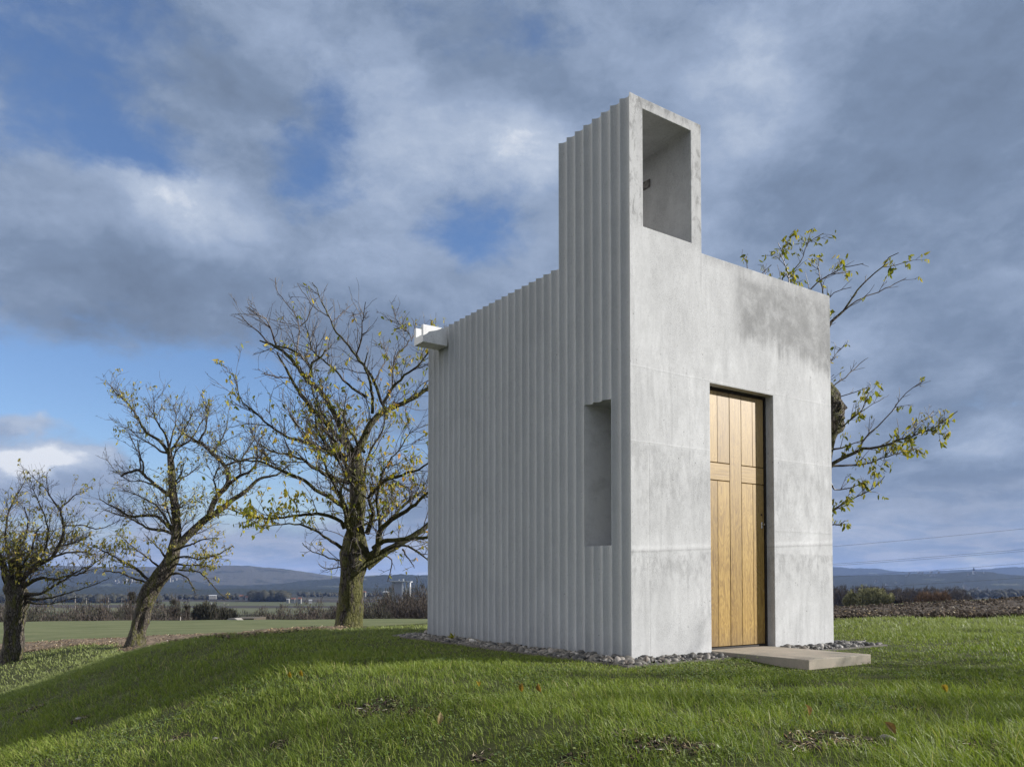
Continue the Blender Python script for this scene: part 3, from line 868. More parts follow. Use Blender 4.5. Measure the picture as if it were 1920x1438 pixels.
def cards(P, L, W, rng, tilt=0.5, yaw=None):
    """little four-cornered flakes"""
    n = len(P)
    yaw = rng.random(n) * 6.283 if yaw is None else yaw
    ti = rng.normal(size=n) * tilt
    ro = rng.normal(size=n) * tilt
    u = np.stack([np.cos(yaw) * np.cos(ti), np.sin(yaw) * np.cos(ti), np.sin(ti)], -1) * L[:, None] * 0.5
    v = np.stack([-np.sin(yaw) * np.cos(ro), np.cos(yaw) * np.cos(ro), np.sin(ro)], -1) * W[:, None] * 0.5
    Q = np.stack([P - u - v * 0.5, P - v, P + u * 1.0, P + v], 1).reshape(-1, 3)
    F = np.arange(n * 4).reshape(-1, 4)
    return Q, F, np.repeat(rng.random(n), 4)

PLOUGH_L = [hit(u, v) for u, v in ((-160, 1236), (0, 1224), (120, 1215), (220, 1209), (320, 1205), (420, 1198), (520, 1188.5), (640, 1180))]
PLOUGH_LU = [hit(u, v) for u, v in ((-160, 1216), (0, 1208), (120, 1201), (220, 1196), (320, 1191), (420, 1186), (520, 1182.5), (640, 1178))]
def build_plough():
    # the sheet itself
    def sheet(name, lo, up, nn, hgt, mat):
        U, Vv = np.meshgrid(np.linspace(0, 1, nn[0]), np.linspace(0, 1, nn[1]), indexing='ij')
        lo = np.array([p[:2] for p in lo], dtype=float); up = np.array([p[:2] for p in up], dtype=float)
        ts = np.linspace(0, 1, len(lo))
        A = np.stack([np.interp(U[:, 0], ts, lo[:, k]) for k in (0, 1)], -1)
        B = np.stack([np.interp(U[:, 0], ts, up[:, k]) for k in (0, 1)], -1)
        XY = A[:, None, :] * (1 - Vv[..., None]) + B[:, None, :] * Vv[..., None]
        X, Y = XY[..., 0], XY[..., 1]
        e = np.sin(np.pi * np.clip(Vv, 0, 1)) ** 0.4
        X = X + 0.25 * (gnoise(X, Y, 2.1) - .5); Y = Y + 0.5 * (gnoise(X + 5, Y, 1.3) - .5)
        Z = ground(X, Y) + 0.012 + e * (hgt * (0.02 + 0.09 * gnoise(X, Y, 2.5) + 0.06 * gnoise(X, Y, 6.0)))
        V = np.stack([X, Y, Z], -1).reshape(-1, 3)
        i, j = np.meshgrid(np.arange(nn[0] - 1), np.arange(nn[1] - 1), indexing='ij')
        q = np.stack([i * nn[1] + j, (i + 1) * nn[1] + j, (i + 1) * nn[1] + j + 1, i * nn[1] + j + 1], -1).reshape(-1, 4)
        me = np_mesh(name, V, [q], True, {'tint': RNG.random(len(V))})
        tag(link(name, me, mat), kind='structure')
        return A, B
    A, B = sheet("ploughed_strip", PLOUGH_L, PLOUGH_LU, (220, 24), 0.30, M_SOIL_L)
    rl = [(4.6, 15.6), (6.5, 15.5), (9.0, 15.4), (12.0, 16.2), (16.0, 17.6), (22.0, 20.0), (30.0, 24)]
    ru = [(4.0, 26.5), (7.0, 26.8), (10, 27), (14, 27), (19, 27.5), (27, 28), (40, 29)]
    C, D = sheet("ploughed_field", rl, ru, (260, 120), 0.6, M_SOIL)
    rng = np.random.default_rng(21)
    Pc, Sz, Lit = [], [], []
    def scatter(A, B, n, smin, smax, nl, hgt=1.0):
        t = rng.random(n); s = rng.random(n) ** 1.25
        i = t * (len(A) - 1); k = i.astype(int); f = (i - k)[:, None]
        k2 = np.minimum(k + 1, len(A) - 1)
        a = A[k] * (1 - f) + A[k2] * f; b = B[k] * (1 - f) + B[k2] * f
        xy = a * (1 - s[:, None]) + b * s[:, None] + rng.normal(size=(n, 2)) * 0.06
        sz = smin + (smax - smin) * rng.random(n) ** 2.2
        z = ground(xy[:, 0], xy[:, 1]) + hgt * (0.03 + 0.08 * rng.random(n))
        Pc.append(np.column_stack([xy, z])); Sz.append(np.stack([sz * rng.uniform(0.8, 1.5, n), sz, sz * rng.uniform(0.55, 0.9, n)], -1))
        m = rng.permutation(n)[:nl]
        Lit.append(np.column_stack([xy[m] + rng.normal(size=(nl, 2)) * 0.1, z[m] + sz[m] * 0.8]))
    scatter(A, B, 9000, 0.010, 0.036, 2500, 0.25)
    scatter(C, D, 22000, 0.014, 0.066, 6000, 0.6)
    for k, (mt, lab) in enumerate(((M_SOIL_L, "tan brown crumbs of earth along the narrow ploughed strip behind the mound"), (M_SOIL, "dark rough clods of earth on the ploughed field at the right"))):
        V, F, t = lumps(Pc[k], Sz[k], ICO1, 0.4, rng=rng)
        tag(link("soil_clods", np_mesh("soil_clods", V, [F], False, {'tint': t}), mt), lab, "soil", kind='stuff')
    L = np.vstack(Lit)
    Q, F, t = cards(L, rng.uniform(0.02, 0.10, len(L)), rng.uniform(0.010, 0.030, len(L)), rng, 0.35)
    o = link("straw_litter", np_mesh("straw_litter", Q, [F], False, {'tint': t}), M_STRAW)
    tag(o, "pale straw and dry leaf scraps scattered over the ploughed earth", "litter", kind='stuff')
build_plough()

# ---------------------------------------------------------------- grass
def grass_material():
    m, nt = material("grass blades")
    t = nt.n('ShaderNodeAttribute', attribute_name='tint').outputs['Fac']
    h = nt.n('ShaderNodeAttribute', attribute_name='along').outputs['Fac']
    p = nt.n('ShaderNodeNewGeometry').outputs['Position']
    patch = nt.noise(p, 0.8, 4.0, 0.6)
    s = nt.m('ADD', nt.m('MULTIPLY', t, 0.62), nt.m('MULTIPLY', patch, 0.40))
    col = nt.ramp(s, [(0.10, (0.046, 0.077, 0.010)), (0.40, (0.104, 0.152, 0.018)), (0.66, (0.177, 0.224, 0.027)), (0.86, (0.268, 0.290, 0.056)), (0.96, (0.30, 0.28, 0.10)), (1.0, (0.36, 0.31, 0.15))])
    tip = nt.mix(nt.m('MULTIPLY', h, 0.35), col, (0.21, 0.25, 0.055))
    y = nt.xyz(p)[1]
    old = nt.mix(nt.m('MULTIPLY', nt.step(y, 7.5, 14.0), 0.70), tip, (0.205, 0.230, 0.095))
    finish(nt, old, 0.55, spec=0.32, transl=(nt.mix(1.0, old, (1.15, 1.25, 0.7), 'MULTIPLY'), 0.30))
    return m

PATCHES = []
def build_grass():
    rng = np.random.default_rng(3)
    PX, PYv, HH, WW = [], [], [], []
    PATCH = []
    for (u, v, r) in ((712, 1325, .26), (640, 1328, .16), (780, 1338, .18), (1228, 1398, .24), (1300, 1404, .16), (1180, 1375, .14), (1545, 1385, .26), (1610, 1392, .2), (1500, 1402, .15), (1835, 1405, .2), (60, 1330, .2), (150, 1350, .15), (1080, 1425, .14), (420, 1310, .15), (1700, 1330, .13), (900, 1420, .12), (520, 1400, .14), (330, 1385, .15)):
        q = hit(u, v); r *= 0.72; PATCH.append((q.x, q.y, r)); PATCHES.append((q.x, q.y, r))
    def zone(x0, x1, y0, y1, dens, hmin, hmax, wid, dfun=None):
        n = int((x1 - x0) * (y1 - y0) * dens)
        x = rng.uniform(x0, x1, n); y = rng.uniform(y0, y1, n)
        k = np.abs(x) < 0.74 * y + 1.1
        if dfun is not None:
            k &= dfun(x, y)
        bx, by = to_b(x, y)
        k &= ~in_strip(bx, by)
        k &= ~((bx > 0) & (bx < W_) & (by > 0) & (by < D_))
        clump = 0.6 * gnoise(x, y, 3.1) + 0.4 * gnoise(x + 31, y, 9.0)
        big = gnoise(x + 50, y + 20, 0.9) * 0.65 + gnoise(x, y + 70, 2.7) * 0.35
        k &= rng.random(n) < np.clip(0.35 + 1.5 * (clump - 0.2), 0.12, 1)
        bare = np.zeros(len(x))
        for (qx, qy, qr) in PATCH:
            dd = np.hypot(x - qx, (y - qy) * 1.0) / qr + 0.9 * (gnoise(x, y, 9.0) - 0.5)
            bare = np.maximum(bare, sstep(dd, 1.0, 0.6))
        bare0 = sstep(big, 0.58, 0.68) * sstep(y, 5.8, 4.2)
        k &= rng.random(n) > bare * 0.80
        clump = clump * (1 - 0.35 * bare)
        x, y, clump = x[k], y[k], clump[k]
        g = hmin + (hmax - hmin) * rng.random(len(x)) ** 1.6
        g *= (0.50 + 0.9 * clump) * (0.66 + 0.5 * gnoise(x + 11, y, 1.1))
        bx, by = to_b(x, y)
        out = np.maximum(np.maximum(STRIP[0] - bx, bx - STRIP[1]), np.maximum(STRIP[2] - by, by - STRIP[3]))
        out = np.minimum(out, np.maximum(np.maximum(1.06 - bx, bx - 2.02), np.maximum(-1.1 - by, by)) )
        g *= 0.42 + 0.58 * sstep(out, 0.0, 1.8)
        PX.append(x); PYv.append(y); HH.append(g); WW.append(np.full(len(x), wid) * rng.uniform(0.6, 1.35, len(x)))
    zone(-4, 4, 1.9, 3.4, 6500, 0.040, 0.115, 0.0028)
    zone(-5, 5, 3.4, 5.2, 5200, 0.040, 0.110, 0.0031)
    zone(-8, 8, 5.2, 8.0, 3300, 0.035, 0.100, 0.0040)
    zone(-10, 10, 8.0, 12.0, 1700, 0.035, 0.095, 0.0058)
    pl = np.array([p[:2] for p in PLOUGH_L])
    edge = lambda x, y: np.where(x < 2.0, y < np.interp(x, pl[:, 0], pl[:, 1]) + 0.15 * np.sin(x * 3), y < np.interp(x, [4.6, 9, 12, 16, 22], [15.75, 15.55, 16.35, 17.7, 20.1]) + 0.2 * (gnoise(x, y, 2.0) - .5))
    zone(-15, 13, 12.0, 17.0, 620, 0.04, 0.10, 0.009, edge)
    zone(-19, 14, 17.0, 26.0, 240, 0.04, 0.11, 0.014, edge)
    x = np.concatenate(PX); y = np.concatenate(PYv); h = np.concatenate(HH); w = np.concatenate(WW)
    n = len(x)
    z = ground(x, y) - 0.004
    # blades lean with the wind and away from each other
    yaw = rng.random(n) * 6.283
    lean = np.abs(rng.normal(0.45, 0.28, n)) + 0.05
    wind = 0.35 * (gnoise(x, y, 1.2) - 0.35)
    dx = np.cos(yaw) * lean - 0.25 - wind; dy = np.sin(yaw) * lean
    face = rng.random(n) * 6.283
    sx, sy = np.cos(face), np.sin(face)
    ts = np.array([0.0, 0.45, 0.8, 1.0]); ws = np.array([0.9, 1.0, 0.62, 0.0])
    rows = []
    for t, ww in zip(ts, ws):
        cx = x + dx * h * t * t * 0.9 + dx * h * t * 0.15
        cy = y + dy * h * t * t * 0.9 + dy * h * t * 0.15
        cz = z + h * (t - 0.22 * t * t * np.hypot(dx, dy))
        if ww > 0:
            rows.append(np.stack([cx - sx * w * ww / 2, cy - sy * w * ww / 2, cz], -1))
            rows.append(np.stack([cx + sx * w * ww / 2, cy + sy * w * ww / 2, cz], -1))
        else:
            rows.append(np.stack([cx, cy, cz], -1))
    V = np.stack(rows, 1)
    nv = V.shape[1]
    b = (np.arange(n) * nv)[:, None]
    q = np.concatenate([b + np.array([[0, 1, 3, 2]]), b + np.array([[2, 3, 5, 4]])])
    tr = b + np.array([[4, 5, 6]])
    tint = np.clip(rng.beta(2.4, 2.4, n) * 0.95 + 0.5 * (gnoise(x, y, 2.2) - 0.5) * 0.5, 0, 0.93)
    dead = rng.random(n) < 0.06
    tint[dead] = rng.uniform(1.05, 1.4, dead.sum())
    along = np.tile(np.array([0, 0, .45, .45, .8, .8, 1.0]), n)
    me = np_mesh("grass", V.reshape(-1, 3), [q, tr], True, {'tint': np.repeat(tint, nv), 'along': along})
    o = link("grass", me, grass_material())
    tag(o, "long uneven green grass covering the mound around the chapel", "grass", kind='stuff')
    print("blades", n)
build_grass()

def build_crumbs():
    rng = np.random.default_rng(52)
    P = []
    for (qx, qy, qr) in PATCHES:
        n = int(300 * (qr / 0.2) ** 2)
        a = rng.random(n) * 6.283; r = qr * np.sqrt(rng.random(n)) * 0.95
        P.append(np.column_stack([qx + np.cos(a) * r, qy + np.sin(a) * r]))
    P = np.vstack(P)
    P = np.column_stack([P, ground(P[:, 0], P[:, 1]) + 0.002])
    s = 0.003 + 0.011 * rng.random(len(P)) ** 3
    V, F, t = lumps(P, np.stack([s * 1.3, s, s * 0.75], -1), ICO1, 0.45, rng=rng)
    tag(link("earth_crumbs", np_mesh("earth_crumbs", V, [F], False, {'tint': t}), M_SOIL), "dark crumbs of bare earth showing through thin places in the lawn", "soil", kind='stuff')
    k = rng.permutation(len(P))[:900]
    Q, F, t = cards(P[k] + np.array([0, 0, 0.008]), rng.uniform(0.02, 0.07, 900), rng.uniform(0.002, 0.006, 900), rng, 0.25)
    tag(link("dry_grass", np_mesh("dry_grass", Q, [F], False, {'tint': t}), M_STRAW), "dry dead grass stems lying on the bare earth of the lawn", "dry grass", kind='stuff')
build_crumbs()

def build_clover():
    rng = np.random.default_rng(44)
    x = rng.uniform(-4.5, 5.5, 60000); y = rng.uniform(2.0, 7.5, 60000)
    k = (np.abs(x) < 0.74 * y + 0.6) & (gnoise(x + 3, y + 8, 1.6) + 0.35 * gnoise(x, y, 7.0) > 0.86)
    bx, by = to_b(x, y)
    k &= ~in_strip(bx, by, 0.1) & ~((bx > 0) & (by > 0))
    x, y = x[k], y[k]
    z = ground(x, y) + rng.uniform(0.012, 0.05, len(x))
    Q, F, t = cards(np.column_stack([x, y, z]), rng.uniform(0.010, 0.022, len(x)), rng.uniform(0.010, 0.020, len(x)), rng, 0.35)
    m, nt = material("clover leaves")
    tt = nt.n('ShaderNodeAttribute', attribute_name='tint').outputs['Fac']
    finish(nt, nt.ramp(tt, [(0.0, (0.050, 0.085, 0.018)), (0.6, (0.090, 0.135, 0.030)), (1.0, (0.17, 0.18, 0.06))]), 0.5, spec=0.3)
    o = link("clover", np_mesh("clover", Q, [F], False, {'tint': t}), m)
    tag(o, "patches of small round leaved clover mixed into the grass", "clover", kind='stuff')
build_clover()

def build_stones():
    m, nt = material("field stone")
    p = nt.n('ShaderNodeTexCoord').outputs['Object']
    a = nt.noise(p, 14.0, 5.0, 0.65)
    finish(nt, nt.ramp(a, [(0.3, (0.10, 0.09, 0.075)), (0.7, (0.26, 0.24, 0.21))]), 0.85, a, 0.006, 0.7)
    for k, (u, v, s, lab) in enumerate(((1664, 1390, 0.024, "pale stone in a bare patch of the lawn, front right"), (404, 1388, 0.018, "small pale stone in the lit lower left of the lawn"), (148, 1350, 0.024, "grey stone lying in the shadow of the chapel at the far left of the lawn"))):
        q = hit(u, v)
        V, F, t = lumps(np.array([[0, 0, 0.0]]), np.array([[s * 1.4, s, s * 0.6]]), ICO2, 0.55, flat=0.15, rng=np.random.default_rng(k + 60))
        o = link("field_stone", np_mesh("field_stone", V, [F], True), m, None, (q.x, q.y, gz(q.x, q.y) + s * 0.3 + 0.008))
        tag(o, lab, "stone")
build_stones()

# ---------------------------------------------------------------- trees
def bark_material(name, moss, base=((0.018, 0.015, 0.013), (0.055, 0.046, 0.038), (0.135, 0.115, 0.095))):
    m, nt = material(name)
    p = nt.n('ShaderNodeTexCoord').outputs['Object']
    q = nt.scale(p, (1.0, 1.0, 0.32))
    a = nt.noise(q, 26.0, 6.0, 0.68, 0.6)
    b = nt.noise(q, 9.0, 5.0, 0.6, 0.3)
    vo = nt.n('ShaderNodeTexVoronoi', {'Vector': nt.vm('ADD', q, nt.vm('MULTIPLY', nt.noise(p, 12.0, 3.0, out=1), (0.06, 0.06, 0.02))), 'Scale': 24.0}, feature='DISTANCE_TO_EDGE').outputs['Distance']
    crack = nt.step(vo, 0.0, 0.16)
    col = nt.ramp(nt.m('ADD', nt.m('MULTIPLY', a, 0.6), nt.m('MULTIPLY', crack, 0.35)), [(0.25, base[0]), (0.52, base[1]), (0.85, base[2])])
    ms = nt.step(nt.m('ADD', b, nt.m('MULTIPLY', a, 0.3)), 0.72 - moss * 0.25, 0.86 - moss * 0.25)
    col = nt.mix(nt.m('MULTIPLY', ms, 0.8), col, nt.ramp(a, [(0.35, (0.040, 0.044, 0.012)), (0.65, (0.125, 0.122, 0.032))]))
    finish(nt, col, 0.85, nt.m('ADD', nt.m('MULTIPLY', crack, 0.7), a), 0.03, 0.9, spec=0.2)
    return m
M_BARK_G = bark_material("green lichen bark", 0.75)
M_BARK_B = bark_material("brown bark", 0.40, ((0.024, 0.020, 0.017), (0.072, 0.061, 0.050), (0.165, 0.142, 0.117)))
def twig_material():
    m, nt = material("twig bark")
    p = nt.n('ShaderNodeTexCoord').outputs['Object']
    col = nt.ramp(nt.noise(p, 9.0, 4.0, 0.6), [(0.3, (0.032, 0.025, 0.021)), (0.7, (0.095, 0.075, 0.062))])
    finish(nt, col, 0.42, spec=0.5)
    return m
M_TWIG = twig_material()
def leaf_material(name, cols):
    m, nt = material(name)
    t = nt.n('ShaderNodeAttribute', attribute_name='tint').outputs['Fac']
    p = nt.n('ShaderNodeTexCoord').outputs['Object']
    col = nt.ramp(t, cols)
    col = nt.mix(0.35, col, nt.ramp(nt.noise(p, 60.0, 3.0, 0.6), [(0.35, (0.45, 0.40, 0.3)), (0.65, (1, 1, 1))]), 'MULTIPLY')
    finish(nt, col, 0.58, spec=0.22, transl=(nt.mix(1.0, col, (1.3, 1.25, 0.6), 'MULTIPLY'), 0.42))
    return m
M_LEAF = leaf_material("cherry leaves", [(0.0, (0.112, 0.154, 0.025)), (0.35, (0.217, 0.245, 0.033)), (0.65, (0.390, 0.344, 0.048)), (0.88, (0.562, 0.408, 0.054)), (1.0, (0.544, 0.263, 0.054))])
M_LEAF_G = leaf_material("green cherry leaves", [(0.0, (0.085, 0.115, 0.016)), (0.4, (0.165, 0.185, 0.024)), (0.75, (0.290, 0.275, 0.036)), (1.0, (0.40, 0.31, 0.05))])
M_LEAF_O = leaf_material("dull cherry leaves", [(0.0, (0.131, 0.153, 0.048)), (0.4, (0.251, 0.257, 0.069)), (0.75, (0.402, 0.358, 0.098)), (1.0, (0.566, 0.392, 0.108))])

class Tubes:
    def __init__(self):
        self.V, self.Q, self.n = [], [], 0
    def add(self, P, R, sides=5, gnarl=0.0, seed=0.0, closed_tip=True, dents=None):
        P = np.asarray(P, dtype=float); R = np.asarray(R, dtype=float)
        m = len(P)
        T = np.gradient(P, axis=0)
        T /= np.linalg.norm(T, axis=1, keepdims=True) + 1e-9
        ref = np.array([0.31, 0.95, 0.08])
        if abs(T[0] @ ref) > 0.9:
            ref = np.array([1.0, 0, 0])
        U = np.empty_like(P)
        u = ref
        for i in range(m):
            u = u - T[i] * (u @ T[i])
            u /= np.linalg.norm(u) + 1e-9
            U[i] = u
        W = np.cross(T, U)
        a = np.arange(sides) * 2 * math.pi / sides
        r = R[:, None] * np.ones((1, sides))
        if gnarl:
            for i in range(m):
                for k in range(sides):
                    c = (math.cos(a[k]) * 1.1, math.sin(a[k]) * 1.1, 0)
                    r[i, k] *= 1 + gnarl * (mnoise.noise(Vector((c[0] + seed, c[1], P[i][2] * 2.2))) * 1.2 + 0.6 * mnoise.noise(Vector((c[0] * 2.4 + seed, c[1] * 2.4, P[i][2] * 5.0))))
        if dents is not None:
            r = dents(r, P, U, W, a)
        X = P[:, None] + r[..., None] * (np.cos(a)[None, :, None] * U[:, None] + np.sin(a)[None, :, None] * W[:, None])
        i, k = np.meshgrid(np.arange(m - 1), np.arange(sides), indexing='ij')
        k2 = (k + 1) % sides
        q = np.stack([i * sides + k, i * sides + k2, (i + 1) * sides + k2, (i + 1) * sides + k], -1).reshape(-1, 4) + self.n
        self.V.append(X.reshape(-1, 3)); self.Q.append(q); self.n += m * sides
    def mesh(self, name, origin):
        return np_mesh(name, np.vstack(self.V) - np.array(origin), [np.vstack(self.Q)], True)

def smooth_line(P, R, step):
    """Catmull-Rom through the traced points"""
    P = np.asarray(P, dtype=float); R = np.asarray(R, dtype=float)
    Pp = np.vstack([2 * P[0] - P[1], P, 2 * P[-1] - P[-2]])
    out, ro = [], []
    for i in range(1, len(Pp) - 2):
        a, b, c, d = Pp[i - 1:i + 3]
        k = max(1, int(np.linalg.norm(c - b) / step))
        for j in range(k):
            t = j / k
            out.append(0.5 * (2 * b + (c - a) * t + (2 * a - 5 * b + 4 * c - d) * t * t + (3 * b - a - 3 * c + d) * t ** 3))
            ro.append(R[i - 1] * (1 - t) + R[i] * t)
    out.append(P[-1]); ro.append(R[-1])
    return np.array(out), np.array(ro)

class Tree:
    def __init__(self, name, seed, depth, foot, label, mats, leafiness, leaf_len, group=None, twig_r=0.0035):
        self.rng = np.random.default_rng(seed)
        self.depth, self.name, self.label = depth, name, label
        self.tr, self.tw = Tubes(), Tubes()
        self.leafP, self.leafD = [], []
        self.foot = foot
        self.mats = mats
        self.leafiness, self.leaf_len = leafiness, leaf_len
        self.group = group
        self.twig_r = twig_r
        self.k = 0
    def W(self, pts):
        """traced limb: (u, v, radius in photo pixels, offset in depth in metres)"""
        P, R = [], []
        for (u, v, r, o) in pts:
            P.append(at(u, v, self.depth + o)); R.append(r * (self.depth + o) / FPX)
        return np.array([p[:] for p in P]), np.array(R)
    def trunk(self, pts, gnarl=0.14, sides=22, dents=None):
        P, R = self.W(pts)
        P, R = smooth_line(P, R, 0.05)
        self.tr.add(P, R, sides, gnarl, self.rng.random() * 50, dents=dents)
    def limb(self, pts, shoots=1.0, leaf=1.0, gnarl=0.10, length=1.0, off=None):
        """a traced bough; its shoots are grown"""
        if len(pts[0]) == 3:
            o = self.rng.normal() * 0.9 if off is None else off
            d = [0.0]
            for a, b in zip(pts[:-1], pts[1:]):
                d.append(d[-1] + math.hypot(a[0] - b[0], a[1] - b[1]))
            pts = [(u, v, r, o * (dd / d[-1])) for (u, v, r), dd in zip(pts, d)]
        P, R = self.W(pts)
        R = R * 0.64
        P, R = smooth_line(P, R, 0.09)
        wob = self.rng.normal(size=P.shape) * 0.008
        P = P + wob * np.minimum(1, np.linspace(0, 4, len(P)))[:, None]
        R = np.maximum(R, 0.005)
        (self.tr if R[0] > 0.022 else self.tw).add(P, R, 8 if R[0] > 0.03 else 6, gnarl, self.rng.random() * 50)
        self.shoot(P, R, shoots, leaf, length)
    def bough(self, start, direc, L, r0, shoots=1.0, leaf=1.0, up=0.25):
        """a bough the photograph does not trace, grown towards a direction"""
        P = self.path(np.array(start), np.array(direc, dtype=float), L, up, 0.13)
        R = np.linspace(r0, 0.006, len(P))
        (self.tr if r0 > 0.022 else self.tw).add(P, R, 7, 0.1, self.rng.random() * 50)
        self.shoot(P, R, shoots, leaf, 1.0)
    def path(self, p, d, L, up, wob, step=0.09):
        n = max(3, int(L / step) + 1)
        P = [p.copy()]
        d = d / (np.linalg.norm(d) + 1e-9)
        for i in range(n - 1):
            d = d + self.rng.normal(size=3) * wob + np.array([0, 0, up * step])
            d /= np.linalg.norm(d)
            p = p + d * (L / (n - 1))
            P.append(p)
        return np.array(P)
    def shoot(self, P, R, shoots, leaf, length, level=1):
        rng = self.rng
        seg = np.linalg.norm(np.diff(P, axis=0), axis=1)
        tot = seg.sum()
        cum = np.concatenate([[0], np.cumsum(seg)]) / max(tot, 1e-6)
        dens = {1: 11.0, 2: 8.0, 3: 5.0}[level] * shoots
        n = rng.poisson(tot * dens)
        for _ in range(n):
            t = rng.random() ** (0.75 if level == 1 else 0.9)
            if level == 1 and t < 0.12 and tot > 0.6:
                continue
            i = min(np.searchsorted(cum, t, side='right') - 1, len(P) - 2)
            f = (t - cum[i]) / max(cum[i + 1] - cum[i], 1e-6)
            p = P[i] * (1 - f) + P[i + 1] * f
            T = (P[i + 1] - P[i]); T = T / (np.linalg.norm(T) + 1e-9)
            v = rng.normal(size=3); v -= T * (v @ T); v /= np.linalg.norm(v) + 1e-9
            ang = math.radians(rng.uniform(28, 65))
            d = T * math.cos(ang) + v * math.sin(ang) + np.array([0, 0, 0.25 if level < 3 else 0.0])
            if level == 1:
                L = rng.uniform(0.25, 1.05) * length * (1.15 - 0.55 * t)
                r = min(R[i] * 0.55, 0.004 + 0.008 * L)
            elif level == 2:
                L = rng.uniform(0.08, 0.42) * length
                r = min(R[i] * 0.7, 0.0022 + 0.006 * L)
            else:
                L = rng.uniform(0.02, 0.07); r = 0.0030
            r = max(r, self.twig_r)
            Q = self.path(p, d, L, rng.uniform(0.0, 1.1), 0.16 if level < 3 else 0.1, 0.09 if level == 1 else 0.07)
            RR = np.linspace(r, self.twig_r * 0.75, len(Q))
            self.tw.add(Q, RR, 4 if level < 3 else 3)
            self.k += 1
            if level < 3:
                self.shoot(Q, RR, shoots if level == 1 else 1.0, leaf, length, level + 1)
            pl = self.leafiness * leaf * (0.85 if level >= 2 else 0.5)
            if rng.random() < pl:
                self.leaves(Q[-1], rng.integers(1, 5) if level < 3 else rng.integers(1, 3))
                if level == 2 and len(Q) > 3 and rng.random() < 0.6:
                    self.leaves(Q[len(Q) // 2], rng.integers(1, 3))
    def leaves(self, p, n):
        for _ in range(n):
            self.leafP.append(p + self.rng.normal(size=3) * 0.022)
            d = self.rng.normal(size=3) * 0.55 + np.array([0, 0, -0.95])
            self.leafD.append(d / np.linalg.norm(d))
    def done(self, bark):
        base = (self.foot[0], self.foot[1], self.foot[2])
        root = empty(self.name, base)
        tag(root, self.label, "tree", self.group)
        link("trunk", self.tr.mesh("trunk", base), bark, root)
        link("crown", self.tw.mesh("crown", base), M_TWIG, root)
        if self.leafP:
            P = np.array(self.leafP) - np.array(base); D = np.array(self.leafD)
            n = len(P); rng = self.rng
            L = self.leaf_len * rng.uniform(0.65, 1.25, n)
            W = L * rng.uniform(0.36, 0.50, n) * 0.5
            S = rng.normal(size=(n, 3)); S -= D * (S * D).sum(1, keepdims=True); S /= np.linalg.norm(S, axis=1, keepdims=True) + 1e-9
            N = np.cross(D, S)
            curl = rng.normal(size=n) * 0.25
            fold = rng.uniform(0.1, 0.6, n)
            def pt(t, s):
                return P + D * (L * t)[:, None] + S * (W * s * np.cos(fold))[:, None] + N * ((L * curl * t * t) + np.abs(s) * W * np.sin(fold))[:, None]
            Vv = np.stack([pt(0.0, 0), pt(0.34, 0), pt(0.70, 0), pt(1.0, 0), pt(0.30, 1), pt(0.66, 0.85), pt(0.30, -1), pt(0.66, -0.85)], 1)
            b = (np.arange(n) * 8)[:, None]
            tri = np.concatenate([b + np.array([[0, 1, 4]]), b + np.array([[0, 6, 1]]), b + np.array([[2, 3, 5]]), b + np.array([[2, 7, 3]])])
            qd = np.concatenate([b + np.array([[1, 2, 5, 4]]), b + np.array([[1, 6, 7, 2]])])
            tint = np.clip(rng.beta(2, 2, n) + 0.25 * (gnoise(P[:, 0], P[:, 2], 1.3) - 0.5), 0, 1)
            me = np_mesh("leaves", Vv.reshape(-1, 3), [tri, qd], False, {'tint': np.repeat(tint, 8)})
            link("leaves", me, self.mats, root)
        print(self.name, "depth", round(self.depth, 1), "twigs", self.k, "leaves", len(self.leafP))
        return root

